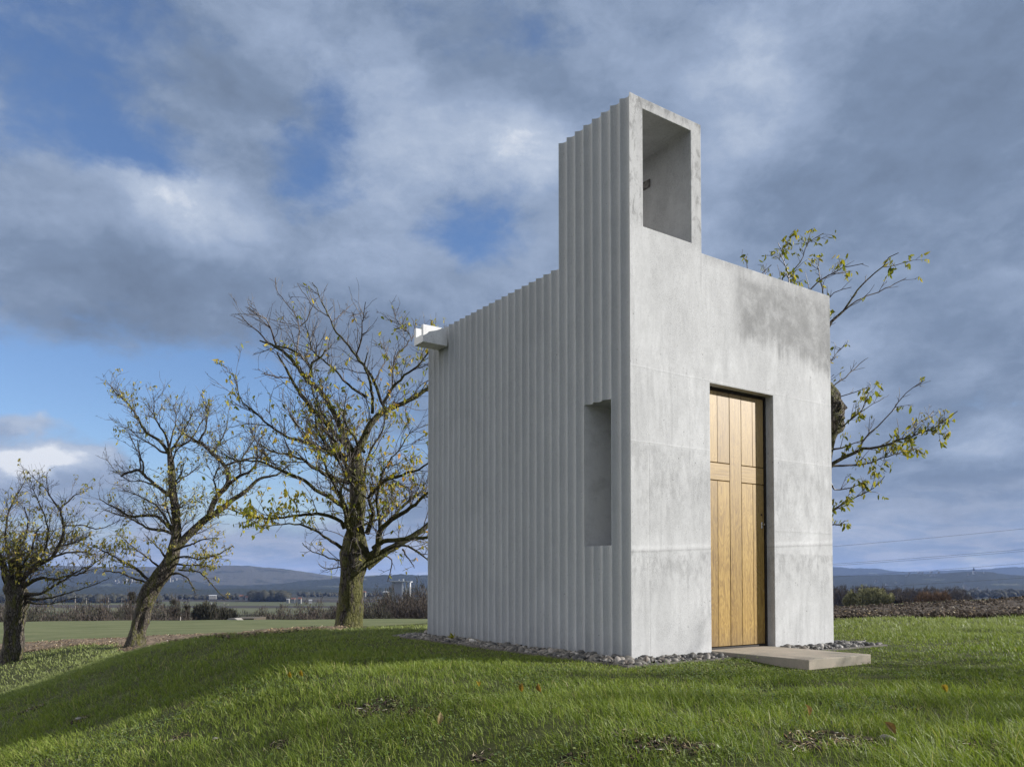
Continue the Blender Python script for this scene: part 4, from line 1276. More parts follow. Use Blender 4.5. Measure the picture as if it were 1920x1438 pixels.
ROW = "old cherry trees in a row behind the chapel"
def tree_big():
    dep = 15.2
    f = hit(653, 1177)
    dep = f.y
    t = Tree("cherry_tree", 5, dep, f, "biggest cherry tree with thick mossy trunk, close behind the fluted wall", M_LEAF, 0.40, 0.086, ROW)
    t.trunk([(653, 1186, 30, 0), (654, 1172, 26, 0), (657, 1130, 22, 0), (660, 1088, 22.5, 0), (664, 1058, 25, 0), (665, 1035, 25, 0), (664, 1012, 21, 0), (666, 985, 16, 0.02), (671, 940, 15, 0.05), (671, 900, 15.5, 0.08), (667, 868, 14, 0.1), (662, 846, 12, 0.1)], gnarl=0.16, sides=26)
    Lb = t.limb
    # upper left leaders
    Lb([(662, 850, 11), (652, 832, 10.5), (643, 812, 9), (629, 780, 8.5), (605, 737, 7.5), (582, 718, 7), (558, 690, 6), (539, 666, 5), (518, 650, 4), (487, 638, 2)], 0.75, 0.15, off=0.3)
    Lb([(660, 850, 9), (640, 826, 7), (627, 811, 6.5), (605, 787, 6), (582, 763, 5.5), (563, 737, 5), (544, 707, 4), (530, 680, 3), (518, 662, 2)], 0.8, 0.35, off=-0.5)
    Lb([(577, 716, 5), (582, 690, 4.5), (556, 662, 4), (530, 650, 3), (512, 648, 2)], 0.7, 0.1, off=0.3)
    Lb([(584, 706, 4), (585, 680, 3.5), (600, 672, 2.5), (610, 655, 1.5)], 0.8, 0.2, off=-0.2)
    Lb([(518, 648, 3), (506, 614, 2), (497, 598, 1.6), (481, 589, 1.3), (465, 577, 1)], 0.9, 0.0, 0, 0.6)
    Lb([(505, 645, 2.5), (478, 617, 1.8), (460, 602, 1.4), (447, 588, 1)], 0.8, 0.0, 0, 0.6)
    Lb([(556, 659, 2.6), (561, 614, 2), (558, 598, 1.8), (544, 577, 1.5), (523, 551, 1.2), (516, 535, 1), (515, 520, .8)], 0.7, 0.0, 0, 0.5)
    Lb([(563, 612, 2), (575, 600, 1.6), (587, 575, 1.3), (593, 560, 1.0)], 0.7, 0.0, 0, 0.5)
    Lb([(688, 745, 4.5), (653, 721, 3.6), (629, 695, 3), (603, 674, 2.4), (585, 655, 2), (577, 625, 1.4), (570, 600, 1)], 0.85, 0.3, off=-0.6)
    Lb([(540, 708, 2.5), (520, 708, 2), (500, 702, 1.6), (489, 702, 1)], 0.6, 0.0, 0, 0.4)
    # centre and right leaders
    Lb([(664, 862, 13), (674, 838, 12), (686, 815, 11), (695, 794, 10), (707, 782, 9), (721, 771, 8), (747, 759, 7), (776, 747, 6), (803, 726, 5), (840, 700, 3), (870, 670, 2)], 0.9, 0.9, off=0.2)
    Lb([(724, 768, 4.5), (714, 752, 4.5), (702, 716, 4.2), (691, 697, 4), (667, 667, 3.6), (646, 641, 3), (627, 615, 2.5), (615, 589, 2), (601, 563, 1.6), (594, 539, 1.2), (584, 529, 1)], 0.7, 0.08, off=0.4, length=0.65)
    Lb([(667, 667, 3), (676, 645, 2.4), (679, 626, 2), (681, 598, 1.5), (686, 565, 1)], 0.8, 0.05, 0, 0.6)
    Lb([(615, 593, 1.8), (591, 577, 1.4), (572, 553, 1.1), (558, 531, .9)], 0.7, 0.0, 0, 0.45)
    Lb([(622, 604, 1.8), (640, 590, 1.3), (655, 575, 1)], 0.6, 0.0, 0, 0.4)
    Lb([(698, 775, 5), (698, 745, 4.5), (694, 716, 4), (684, 690, 2.5), (690, 660, 1.6)], 0.8, 0.4, off=-0.6)
    Lb([(719, 755, 4.5), (736, 728, 4), (759, 704, 3.4), (783, 686, 2.6), (802, 662, 2), (815, 640, 1.2)], 1.1, 0.8, off=-0.5)
    Lb([(736, 728, 3), (736, 690, 2.4), (747, 662, 2), (771, 634, 1.6), (759, 615, 1.4), (743, 598, 1.2), (738, 577, .9)], 1.0, 0.35, off=0.4, length=0.6)
    Lb([(771, 640, 1.6), (780, 620, 1.2), (772, 597, .9)], 0.9, 0.5, 0, 0.6)
    Lb([(702, 716, 3), (715, 690, 2), (725, 665, 1.4), (712, 640, 1)], 0.8, 0.1, 0, 0.5)
    # middle left
    Lb([(652, 858, 8), (634, 851, 7), (605, 842, 6), (572, 827, 5), (542, 820, 4), (516, 806, 3.3), (487, 782, 2.6), (459, 756, 2), (449, 742, 1.5), (441, 709, 1)], 1.0, 0.45, off=-0.7)
    Lb([(655, 905, 7), (630, 897, 6), (605, 887, 5.5), (587, 875, 5), (568, 861, 4), (539, 852, 3), (510, 846, 2.2), (486, 832, 1.5)], 1.15, 0.35, off=-1.0)
    Lb([(655, 960, 7), (629, 939, 6), (591, 918, 5.5), (572, 901, 5), (539, 887, 4.6), (511, 875, 4), (483, 864, 3), (440, 862, 2), (415, 850, 1.3)], 1.1, 0.3, off=-0.8)
    Lb([(648, 985, 8), (652, 965, 7), (640, 935, 5), (622, 900, 4), (600, 855, 3), (576, 820, 2.2), (545, 780, 1.5)], 0.9, 0.2, off=-1.6)
    Lb([(646, 990, 7), (640, 978, 5.5), (615, 966, 5), (591, 963, 4.5), (542, 968, 3.5), (487, 972, 2.6), (450, 962, 1.8), (420, 950, 1.2)], 1.0, 4.5, off=-1.2, length=0.75)
    Lb([(645, 1030, 6), (615, 1010, 4), (582, 991, 3.2), (553, 982, 2.4), (520, 984, 1.8), (485, 990, 1.3)], 1.0, 4.5, off=-1.4, length=0.6)
    Lb([(650, 1050, 4), (632, 1050, 2.6), (610, 1042, 2), (585, 1034, 1.5), (566, 1018, 1)], 0.9, 0.3, 0, 0.5)
    Lb([(655, 1052, 4), (640, 1062, 2), (615, 1066, 1.5), (598, 1058, 1)], 0.9, 0.1, 0, 0.4)
    Lb([(660, 1052, 3), (655, 1062, 2.6), (672, 1054, 2.2), (700, 1050, 1.5)], 0.6, 0.1, -0.6, 0.4)
    # front forks and right low boughs
    Lb([(676, 1050, 13), (668, 1022, 10), (660, 1003, 8), (650, 985, 7), (648, 965, 5), (640, 930, 3), (648, 880, 2)], 0.8, 0.2, off=-1.2)
    Lb([(684, 1048, 15), (702, 1038, 13), (710, 1020, 10), (712, 994, 8.5), (736, 975, 7), (771, 951, 5.5), (802, 923, 4), (845, 880, 2.5), (880, 840, 1.5)], 1.0, 0.5, off=-0.9)
    Lb([(686, 1060, 17), (704, 1048, 14), (720, 1036, 12), (738, 1026, 11), (759, 1013, 10), (783, 1001, 9), (802, 984, 8), (840, 960, 6), (880, 925, 4), (915, 880, 2)], 0.9, 0.4, off=0.3)
    Lb([(700, 1028, 8), (719, 1015, 7), (752, 1011, 6), (785, 1008, 5), (830, 1004, 3), (865, 985, 1.5)], 1.0, 0.4, off=-0.9)
    Lb([(688, 1000, 8), (700, 960, 6), (691, 935, 5), (705, 915, 5), (724, 901, 5), (754, 890, 4), (783, 880, 3.2), (815, 862, 2)], 1.1, 0.6, off=-0.8)
    Lb([(712, 994, 5), (710, 960, 4), (706, 930, 3), (720, 880, 2.4), (750, 840, 1.8), (775, 800, 1)], 1.0, 0.9, off=-1.5)
    Lb([(730, 975, 4), (760, 945, 4), (778, 930, 3), (800, 915, 2), (830, 905, 1)], 1.2, 0.5, off=0.9)
    Lb([(745, 1022, 4), (766, 1024, 3.2), (785, 1036, 2.6), (799, 1048, 2), (825, 1066, 1)], 0.9, 0.2, off=-0.6, length=0.7)
    Lb([(720, 1040, 3), (735, 1050, 1.8), (730, 1075, 1.4), (726, 1090, 1)], 0.7, 0.2, 0, 0.35)
    Lb([(755, 1030, 3), (770, 1052, 1.6), (778, 1064, 1.2)], 0.8, 0.2, 0, 0.4)
    rng = t.rng
    for k in range(11):                        # boughs growing towards and away from the viewer
        u = 650 + rng.uniform(0, 36); v = rng.uniform(840, 1035)
        s = at(u, v, dep)
        a = rng.uniform(0, 6.28)
        d = (math.cos(a) * 0.55, (1 if k % 2 else -1) * rng.uniform(0.6, 1.0), rng.uniform(0.3, 0.9))
        t.bough(s[:], d, rng.uniform(1.1, 2.0), 0.030, 0.95, 0.6)
    return t.done(M_BARK_G)

def tree_leaning():
    f = hit(254, 1214)
    dep = f.y
    t = Tree("cherry_tree", 8, dep, f, "middle cherry tree leaning to the right, hollow split in its trunk", M_LEAF_O, 0.38, 0.085, ROW)
    def hollow(r, P, U, W, a):
        for i in range(len(P)):
            fall = math.exp(-((P[i][2] - (f.z + 0.62)) / 0.34) ** 2)
            for k in range(r.shape[1]):
                n = U[i] * math.cos(a[k]) + W[i] * math.sin(a[k])
                c = n @ np.array([0.42, -0.9, 0.0])
                r[i, k] *= 1 - 0.55 * fall * math.exp(-((1 - c) / 0.10) ** 2)
        return r
    t.trunk([(u, v, r * 0.78, o) for (u, v, r, o) in ((250, 1224, 30, 0), (254, 1208, 24, 0), (260, 1178, 19, 0), (267, 1150, 18.5, 0), (273, 1128, 19.5, 0), (284, 1104, 20.5, 0), (303, 1078, 20, 0), (318, 1055, 17, 0), (326, 1032, 15, 0), (330, 1008, 12, 0), (330, 985, 10.5, 0), (329, 955, 9.5, 0), (324, 919, 8.5, 0), (322, 888, 8, 0), (320, 863, 7, 0), (318, 846, 6, 0))], 0.18, 26, hollow)
    Lb = lambda pts, shoots=1.0, leaf=1.0, off=None, length=1.0: t.limb(pts, shoots, leaf, 0.10, length * 0.95, off)
    Lb([(318, 850, 5.5), (297, 825, 4.5), (274, 810, 3.6), (259, 783, 2.8), (238, 754, 2), (220, 740, 1.6), (206, 722, 1.2)], 1.1, 0.5, off=-0.4)
    Lb([(318, 848, 5), (326, 838, 4), (347, 833, 3), (361, 821, 2.4), (372, 800, 1.6), (390, 775, 1)], 1.1, 0.3, off=0.5)
    Lb([(318, 845, 4.5), (312, 820, 3.2), (300, 800, 2.4), (290, 778, 1.8), (288, 745, 1)], 1.2, 0.3, off=-0.7)
    Lb([(316, 850, 4), (300, 845, 3), (280, 830, 2.2), (262, 822, 1.5), (246, 806, 1)], 1.2, 0.3, off=0.5)
    Lb([(326, 838, 3), (340, 815, 2.2), (352, 795, 1.6), (364, 770, 1)], 1.2, 0.3, off=-0.5)
    Lb([(318, 838, 3), (325, 810, 2), (330, 785, 1.4), (326, 760, .9)], 1.2, 0.3, off=0.3)
    # right limb with its risers
    Lb([(330, 1026, 14), (348, 1009, 12), (367, 990, 11.5), (387, 972, 10.5), (416, 954, 9), (437, 936, 7.5), (457, 923, 6), (487, 898, 4.5), (518, 890, 3), (545, 870, 1.6)], 1.0, 0.75, off=0.3)
    Lb([(392, 968, 9), (400, 945, 8), (409, 928, 7.5), (426, 910, 7.5), (428, 888, 7), (420, 871, 6), (399, 850, 5.5), (378, 831, 4.8), (364, 825, 4), (347, 815, 2.6), (332, 802, 1.5)], 1.0, 0.35, off=0.4)
    Lb([(372, 829, 3.2), (386, 804, 2.4), (388, 779, 1.7), (384, 758, 1)], 1.2, 0.5, off=-0.3)
    Lb([(398, 850, 2.6), (415, 825, 2), (425, 800, 1.5), (428, 775, 1)], 1.2, 0.4, off=0.3)
    Lb([(424, 910, 5), (451, 892, 4.4), (472, 881, 3.6), (481, 862, 2.6), (482, 835, 2), (495, 810, 1.2)], 1.1, 0.4, off=-0.5)
    Lb([(422, 873, 3.6), (451, 863, 3), (482, 858, 2.4), (512, 868, 1.6), (530, 875, 1)], 1.1, 0.3, off=0.6)
    Lb([(451, 888, 3), (451, 867, 2.4), (462, 846, 2), (476, 825, 1.5), (480, 800, 1)], 1.1, 0.3, off=0.2)
    Lb([(408, 930, 3), (402, 900, 2.2), (412, 870, 1.4)], 1.0, 0.4, off=-0.7)
    # left limbs
    Lb([(320, 930, 6), (293, 911, 5), (270, 890, 4.2), (261, 881, 4), (240, 886, 3.6), (226, 893, 3)], 0.9, 0.1, None, 0.8)
    Lb([(268, 888, 3.4), (268, 867, 2.6), (259, 848, 1.9), (250, 830, 1.3), (244, 815, .9)], 1.0, 0.05, off=0.2, length=0.7)
    Lb([(264, 880, 2.4), (261, 845, 1.7), (258, 825, 1)], 1.0, 0.05, off=-0.2, length=0.6)
    Lb([(290, 910, 2.6), (265, 902, 2), (240, 900, 1.4), (215, 880, .9), (200, 860, .7)], 1.0, 0.05, None, 0.6)
    Lb([(326, 996, 7), (310, 982, 5), (297, 969, 4.4), (272, 967, 4), (240, 967, 3.2), (222, 954, 2.5), (200, 944, 1.8), (186, 935, 1.2)], 1.0, 0.4, off=-0.7)
    Lb([(322, 1000, 5), (307, 994, 4.4), (278, 990, 3.6), (243, 971, 2.4), (215, 962, 1.4)], 1.1, 0.3, off=0.6)
    Lb([(322, 990, 4), (295, 950, 2.6), (262, 930, 1.8), (230, 918, 1)], 1.0, 0.1, off=0.8)
    # low leafy boughs
    Lb([(290, 1096, 7), (276, 1086, 4.5), (257, 1067, 4), (238, 1056, 3.4), (223, 1049, 2.8), (200, 1036, 2), (179, 1025, 1.3)], 1.0, 2.2, off=-0.5, length=0.7)
    Lb([(286, 1100, 5), (272, 1091, 3.2), (249, 1083, 2.8), (223, 1073, 2), (195, 1069, 1.3)], 0.9, 1.0, off=0.4, length=0.6)
    Lb([(305, 1068, 4), (285, 1052, 2.6), (262, 1035, 2), (240, 1018, 1.5), (222, 1000, 1)], 1.0, 2.4, off=-0.8, length=0.7)
    Lb([(314, 1050, 4), (300, 1030, 2.4), (285, 1015, 1.6), (270, 1000, 1)], 1.0, 1.4, off=-0.6, length=0.7)
    Lb([(320, 1050, 4), (345, 1043, 2.6), (377, 1047, 2.2), (407, 1039, 1.7), (437, 1023, 1.1)], 1.1, 2.0, off=-0.7, length=0.7)
    Lb([(322, 1056, 4), (350, 1060, 2.4), (375, 1060, 1.8), (400, 1064, 1.2)], 1.0, 2.0, off=-0.5, length=0.6)
    Lb([(330, 1030, 4), (360, 1020, 2.4), (385, 1010, 1.8), (410, 1010, 1)], 1.0, 1.6, off=-1.0, length=0.6)
    Lb([(316, 1076, 5), (338, 1076, 2.6), (352, 1084, 2), (360, 1098, 1.6), (366, 1112, 1)], 0.9, 0.2, off=-0.3, length=0.5)
    Lb([(335, 1068, 3), (375, 1073, 2), (397, 1095, 1.7), (411, 1112, 1.4), (429, 1124, 1)], 0.8, 0.9, off=-0.6, length=0.4)
    rng = t.rng
    for k in range(10):
        v = rng.uniform(860, 1060)
        u = 322 if v < 990 else 326
        s = at(u, v, dep)
        d = (rng.normal() * 0.5, (1 if k % 2 else -1) * rng.uniform(0.6, 1.0), rng.uniform(0.2, 0.8))
        t.bough(s[:], d, rng.uniform(0.7, 1.3), 0.028, 1.0, 0.7)
    return t.done(M_BARK_B)

def tree_left():
    f = hit(20, 1240)
    dep = f.y
    t = Tree("cherry_tree", 13, dep, f, "low leafy cherry tree at the left edge of the photo, its trunk rough and broken", M_LEAF_O, 0.27, 0.085, ROW)
    t.trunk([(16, 1250, 25, 0), (20, 1236, 21, 0), (25, 1200, 17, 0), (28, 1165, 16.5, 0), (30, 1145, 18, 0), (31, 1122, 20, 0), (27, 1100, 17, 0), (20, 1082, 12, 0)], 0.22, 26)
    Lb = t.limb
    Lb([(24, 1106, 11), (14, 1088, 9), (8, 1068, 7), (2, 1045, 6), (-14, 1015, 4), (-30, 980, 2.4), (-44, 950, 1.4)], 1.0, 1.0, off=0.4)
    Lb([(24, 1104, 8), (22, 1080, 6.5), (22, 1061, 6), (30, 1042, 5), (40, 1024, 4), (50, 1000, 3), (52, 975, 2), (46, 950, 1.3)], 1.1, 1.2, off=-0.6)
    Lb([(34, 1112, 9), (41, 1090, 7.5), (52, 1075, 6.5), (68, 1061, 6), (95, 1047, 5), (106, 1030, 4.5), (117, 1009, 4), (119, 987, 3.4), (114, 965, 3), (114, 953, 2.6), (128, 940, 2), (144, 926, 1.4)], 1.05, 0.9, off=0.3)
    Lb([(119, 985, 2.8), (135, 985, 2.2), (158, 985, 1.9), (180, 992, 1.6), (205, 985, 1.1), (226, 974, .8)], 0.8, 0.3, off=0.2, length=0.5)
    Lb([(108, 1024, 3), (130, 1020, 2.2), (155, 1012, 1.6), (170, 1000, 1)], 1.0, 1.2, off=-0.5)
    Lb([(44, 1100, 7), (75, 1083, 4.4), (100, 1086, 3.4), (124, 1080, 3), (150, 1076, 2.4), (172, 1060, 1.7), (190, 1046, 1.2), (205, 1034, .8)], 1.0, 0.7, off=-0.5, length=0.8)
    Lb([(48, 1114, 7), (78, 1112, 3.6), (108, 1094, 2.8), (135, 1078, 2.2), (160, 1062, 1.4)], 1.0, 0.9, off=-1.0, length=0.7)
    Lb([(50, 1120, 6), (75, 1124, 3), (105, 1118, 2.2), (140, 1108, 1.6), (175, 1096, 1.2), (205, 1084, .8)], 0.7, 0.5, off=-0.7, length=0.4)
    Lb([(52, 1128, 5), (75, 1132, 2.2), (100, 1131, 1.6), (125, 1124, 1.1), (150, 1120, .8)], 0.8, 1.1, off=-0.3, length=0.4)
    Lb([(70, 1058, 4), (84, 1030, 3), (90, 1000, 2.2), (84, 968, 1.7), (72, 940, 1.3), (60, 912, .9)], 1.1, 0.6, off=-0.4)
    Lb([(98, 1045, 3.4), (125, 1036, 2.6), (152, 1034, 2), (178, 1040, 1.2)], 1.1, 1.2, off=0.7)
    Lb([(114, 960, 2), (100, 940, 1.7), (84, 915, 1.3), (62, 895, 1), (48, 880, .8)], 0.9, 0.4, off=0.2, length=0.6)
    Lb([(114, 955, 1.8), (95, 930, 1.4), (88, 905, 1.1), (88, 885, .8)], 0.8, 0.5, off=-0.2, length=0.5)
    Lb([(20, 1085, 5), (18, 1050, 4), (10, 1010, 3), (14, 970, 2.2), (28, 935, 1.6), (44, 905, 1)], 1.1, 0.5, off=0.5)
    Lb([(26, 1095, 5), (44, 1058, 4), (60, 1030, 3), (66, 1000, 2.2), (80, 985, 1.4)], 1.1, 1.6, off=-1.2)
    rng = t.rng
    for k in range(12):
        s = at(20 + rng.uniform(-8, 22), rng.uniform(1070, 1115), dep)
        a = rng.uniform(0, 6.28)
        d = (math.cos(a) * 0.8 + 0.15, (1 if k % 2 else -1) * rng.uniform(0.5, 1.0), rng.uniform(0.3, 1.0))
        t.bough(s[:], d, rng.uniform(1.0, 1.9), 0.026, 1.1, 1.1)
    return t.done(M_BARK_B)

def tree_right():
    dep = 11.3
    X = ray(1541, 1200)[0] * dep
    f = Vector((X, dep, gz(X, dep)))
    t = Tree("cherry_tree", 17, dep, f, "cherry tree half hidden behind the right side of the chapel, green leaves on long shoots", M_LEAF_G, 0.80, 0.084, ROW, twig_r=0.0030)
    yf = 1087 + (0.7 - f.z) * FPX / dep
    def burr(r, P, U, W, a):
        for i in range(len(P)):
            zz = at(1560, 775, dep).z
            fall = math.exp(-((P[i][2] - zz) / 0.30) ** 4)
            for k in range(r.shape[1]):
                n = U[i] * math.cos(a[k]) + W[i] * math.sin(a[k])
                v = mnoise.noise(Vector((n[0] * 2.6, n[1] * 2.6, P[i][2] * 9.0)))
                v2 = mnoise.noise(Vector((n[0] * 5.5 + 9, n[1] * 5.5, P[i][2] * 21.0)))
                r[i, k] *= 1 + fall * (0.10 + 0.50 * v + 0.26 * v2)
        return r
    t.trunk([(1524, yf + 10, 28, 0), (1526, yf - 20, 23, 0), (1527, 1120, 21, 0), (1530, 1020, 21, 0), (1534, 930, 21, 0), (1540, 860, 19, 0), (1546, 822, 21, 0), (1551, 796, 27, 0), (1551, 770, 27, 0), (1549, 745, 24, 0), (1545, 722, 15, 0), (1543, 712, 6, 0)], 0.16, 40, burr)
    Lb = lambda pts, shoots=1.0, leaf=1.0, off=None, length=1.0: t.limb(pts, shoots * 1.25, leaf * 1.1, 0.10, length * 0.78, off)
    Lb([(1546, 735, 12), (1540, 690, 8), (1540, 655, 6.5), (1548, 625, 5.5), (1558, 606, 4.5), (1582, 582, 3.4), (1594, 565, 2.8), (1607, 545, 2.4), (1627, 523, 2), (1657, 501, 1.7), (1667, 483, 1.4), (1685, 473, 1)], 0.38, 0.75, off=-0.3, length=0.5)
    Lb([(1578, 586, 2.4), (1588, 578, 2.2), (1617, 559, 1.8), (1657, 543, 1.5), (1700, 521, 1)], 0.5, 0.7, off=0.2, length=0.4)
    Lb([(1657, 501, 1.3), (1680, 497, 1.1), (1703, 491, 1), (1712, 487, .8)], 0.9, 2.2, off=0.1, length=0.4)
    Lb([(1541, 670, 5), (1545, 610, 3.4), (1546, 570, 2.6), (1544, 551, 2.2), (1538, 523, 1.8), (1536, 500, 1.3), (1536, 481, .9)], 0.8, 1.0, off=0.3, length=0.55)
    Lb([(1500, 570, 2.6), (1522, 543, 2.2), (1548, 519, 1.8), (1568, 509, 1.5), (1594, 497, 1.2), (1619, 494, .9)], 0.8, 1.0, off=-0.3, length=0.5)
    Lb([(1538, 660, 5), (1510, 610, 3.6), (1480, 560, 2.6), (1467, 523, 2), (1487, 507, 1.7), (1500, 493, 1.5), (1510, 467, 1.2), (1528, 446, 1), (1544, 438, .8)], 0.75, 1.1, off=0.5, length=0.5)
    Lb([(1490, 575, 2.4), (1481, 529, 1.7), (1473, 497, 1.3), (1465, 473, 1), (1457, 455, .8)], 0.8, 1.1, off=-0.2, length=0.5)
    Lb([(1520, 640, 4), (1470, 590, 3), (1430, 550, 2.4), (1406, 515, 1.6), (1400, 495, 1.2), (1392, 478, .8)], 0.6, 1.5, off=0.4, length=0.35)
    Lb([(1500, 620, 3), (1450, 540, 2), (1430, 515, 1.4), (1446, 498, .9)], 0.7, 0.6, off=-0.3, length=0.4)
    Lb([(1536, 640, 3), (1548, 580, 2), (1562, 549, 1.4), (1598, 537, 1)], 0.7, 0.5, off=-0.4, length=0.4)
    # low right bough with its shoots
    Lb([(1550, 880, 10), (1563, 868, 5.5), (1580, 859, 5), (1600, 850, 4.6), (1619, 841, 4.2), (1659, 835, 3.2), (1698, 822, 2.4), (1738, 809, 1.8), (1764, 793, 1.4), (1793, 772, .9)], 1.0, 0.85, off=-0.4, length=0.45)
    Lb([(1610, 846, 3.4), (1627, 814, 2.6), (1646, 798, 2.1), (1672, 772, 1.7), (1684, 752, 1.4), (1698, 735, 1.2), (1730, 715, .8)], 0.65, 0.45, off=-0.3, length=0.5)
    Lb([(1700, 812, 1.7), (1722, 795, 1.3), (1751, 769, .8)], 0.7, 0.7, off=0.2, length=0.4)
    Lb([(1556, 874, 4), (1593, 872, 2.8), (1632, 867, 2.2), (1685, 849, 1.7), (1722, 838, 1)], 1.0, 1.3, off=0.3, length=0.45)
    Lb([(1554, 900, 4), (1564, 918, 2), (1593, 915, 1.6), (1619, 901, 1)], 0.7, 0.5, off=0.1, length=0.35)
    Lb([(1556, 960, 5), (1574, 949, 2.2), (1606, 930, 1.8), (1638, 915, 1.4), (1659, 893, .9)], 0.6, 0.7, off=-0.2, length=0.4)
    Lb([(1554, 985, 4), (1566, 982, 2), (1576, 985, 1.6), (1586, 978, 1)], 1.2, 2.4, off=-0.2, length=0.4)
    Lb([(1555, 960, 4), (1570, 953, 1.8), (1582, 957, 1.4)], 1.6, 2.4, off=-0.3, length=0.35)
    Lb([(1552, 735, 4), (1561, 727, 2), (1593, 700, 1.6), (1620, 674, 1)], 0.6, 0.15, off=0.2, length=0.3)
    Lb([(1560, 750, 4), (1580, 742, 1.6), (1605, 735, 1.3), (1630, 724, .9)], 0.6, 0.1, off=-0.2, length=0.3)
    Lb([(1555, 830, 5), (1575, 805, 2.4), (1593, 788, 2), (1614, 767, 1.5), (1630, 735, .9)], 1.0, 0.9, off=-0.4, length=0.45)
    Lb([(1595, 786, 1.6), (1625, 765, 1.2), (1660, 745, .8)], 0.8, 0.6, off=0.1, length=0.4)
    Lb([(1548, 690, 3), (1558, 676, 1.5), (1574, 653, 1)], 1.0, 0.1, off=0.1, length=0.3)
    Lb([(1552, 845, 4), (1590, 835, 1.8), (1625, 822, 1.2)], 1.0, 1.1, off=-0.5, length=0.4)
    Lb([(1540, 700, 8), (1490, 660, 6), (1430, 640, 4), (1370, 625, 2)], 0.7, 0.8, off=0.6)
    rng = t.rng
    for k in range(6):
        s = at(1546, rng.uniform(740, 960), dep)
        d = (rng.uniform(-1.0, -0.1), rng.uniform(0.3, 1.0), rng.uniform(0.1, 0.6))
        t.bough(s[:], d, rng.uniform(1.0, 1.7), 0.03, 0.8, 0.8)
    return t.done(M_BARK_B)

T_BIG = tree_big()
T_LEAN = tree_leaning()
T_LEFT = tree_left()
T_RIGHT = tree_right()

def copy_tree(o, loc, rz, label, scale=1.0):
    r = o.copy(); COL.objects.link(r)
    r.location = loc; r.rotation_euler = (0, 0, rz); r.scale = (scale,) * 3
    r['label'] = label
    for ch in o.children:
        c = ch.copy(); COL.objects.link(c); c.parent = r
    return r
# two more trees stand to the right of the picture and throw their shade over the lawn
for (x, y, rz, s, src) in ((11.4, 5.6, 1.9, 1.0, T_LEFT), (13.2, 3.5, 4.0, 0.8, T_LEFT)):
    copy_tree(src, (x, y, gz(x, y)), rz, "cherry tree standing beyond the right edge of the photo, shading the lawn", s)

# ---------------------------------------------------------------- fallen leaves
def build_fallen():
    m = leaf_material("fallen leaf", [(0.0, (0.40, 0.31, 0.04)), (0.4, (0.33, 0.22, 0.07)), (0.75, (0.22, 0.14, 0.06)), (1.0, (0.42, 0.36, 0.22))])
    spots = [(545, 1279, 0.05, "yellow blades of a fallen leaf in the lit grass left of the mound", 1.3), (566, 1276, 0.1, "yellow fallen leaf standing in lit grass, right of a similar one", 1.3),
             (895, 1295, 0.0, "bright yellow leaf lying flat in the grass left of the chapel corner", 0.2), (979, 1307, 0.35, "pale upright leaf in the grass, left of an orange one", 1.4), (1012, 1308, 0.5, "orange brown upright leaf in the grass below the chapel corner", 1.4),
             (823, 1368, 0.95, "light tan leaf leaning in the shaded foreground grass", 1.2), (1772, 1307, 0.02, "yellow leaf at the right, in the shade beyond the step", 0.5), (1512, 1354, 0.45, "orange leaf tucked into the darker grass in front of the step", 0.8),
             (1669, 1389, 0.75, "russet leaf beside the pale stone in the front right grass", 0.6)]
    rng = random.Random(4)
    for (u, v, t, lab, tilt) in spots:
        p = hit(u, v + 3)
        L, Wd = 0.066 * rng.uniform(0.8, 1.15), 0.034
        bm = bmesh.new()
        lay = bm.verts.layers.float.new('tint')
        prof = [(0, 0.03), (0.12, 0.5), (0.3, 0.95), (0.5, 1.0), (0.72, 0.7), (0.9, 0.28), (1.0, 0.02)]
        rows = []
        for (a, w) in prof:
            r = []
            for s in (-1, 0, 1):
                vv = bm.verts.new((s * w * Wd / 2, (a - 0.5) * L, 0.008 * abs(s) * w + 0.018 * math.sin(a * 2.6)))
                vv[lay] = t
                r.append(vv)
            rows.append(r)
        for a, b in zip(rows[:-1], rows[1:]):
            for s in (0, 1):
                bm.faces.new((a[s], a[s + 1], b[s + 1], b[s]))
        bmesh.ops.solidify(bm, geom=bm.faces[:], thickness=0.0006)
        for vv in bm.verts:
            vv[lay] = t
        o = bm_obj("fallen_leaf", bm, m)
        o.location = (p.x, p.y, gz(p.x, p.y) + 0.045 + 0.03 * min(tilt, 1))
        o.rotation_euler = (tilt, rng.uniform(-0.4, 0.4), rng.uniform(-0.7, 0.7))
        tag(o, lab, "leaf", "fallen leaves in the grass")
build_fallen()
# ---------------------------------------------------------------- the valley: hills, woods, scrub, buildings
def forest_material(name, lo, hi, field=None, cut=0.6, sc=0.012):
    m, nt = material(name)
    p = nt.n('ShaderNodeTexCoord').outputs['Object']
    a = nt.noise(nt.scale(p, (1, 1, 3)), sc * 4, 6.0, 0.7)
    b = nt.noise(nt.scale(p, (1, 1, 2.5)), sc * 0.5, 4.0, 0.55)
    col = nt.ramp(a, [(0.3, lo), (0.7, hi)])
    if field:
        col = nt.mix(nt.step(b, cut, cut + 0.04), col, nt.ramp(a, [(0.35, field), (0.7, tuple(min(1, c * 1.5) for c in field))]))
    finish(nt, col, 0.95, a, 6.0, 0.8, spec=0.05)
    return m

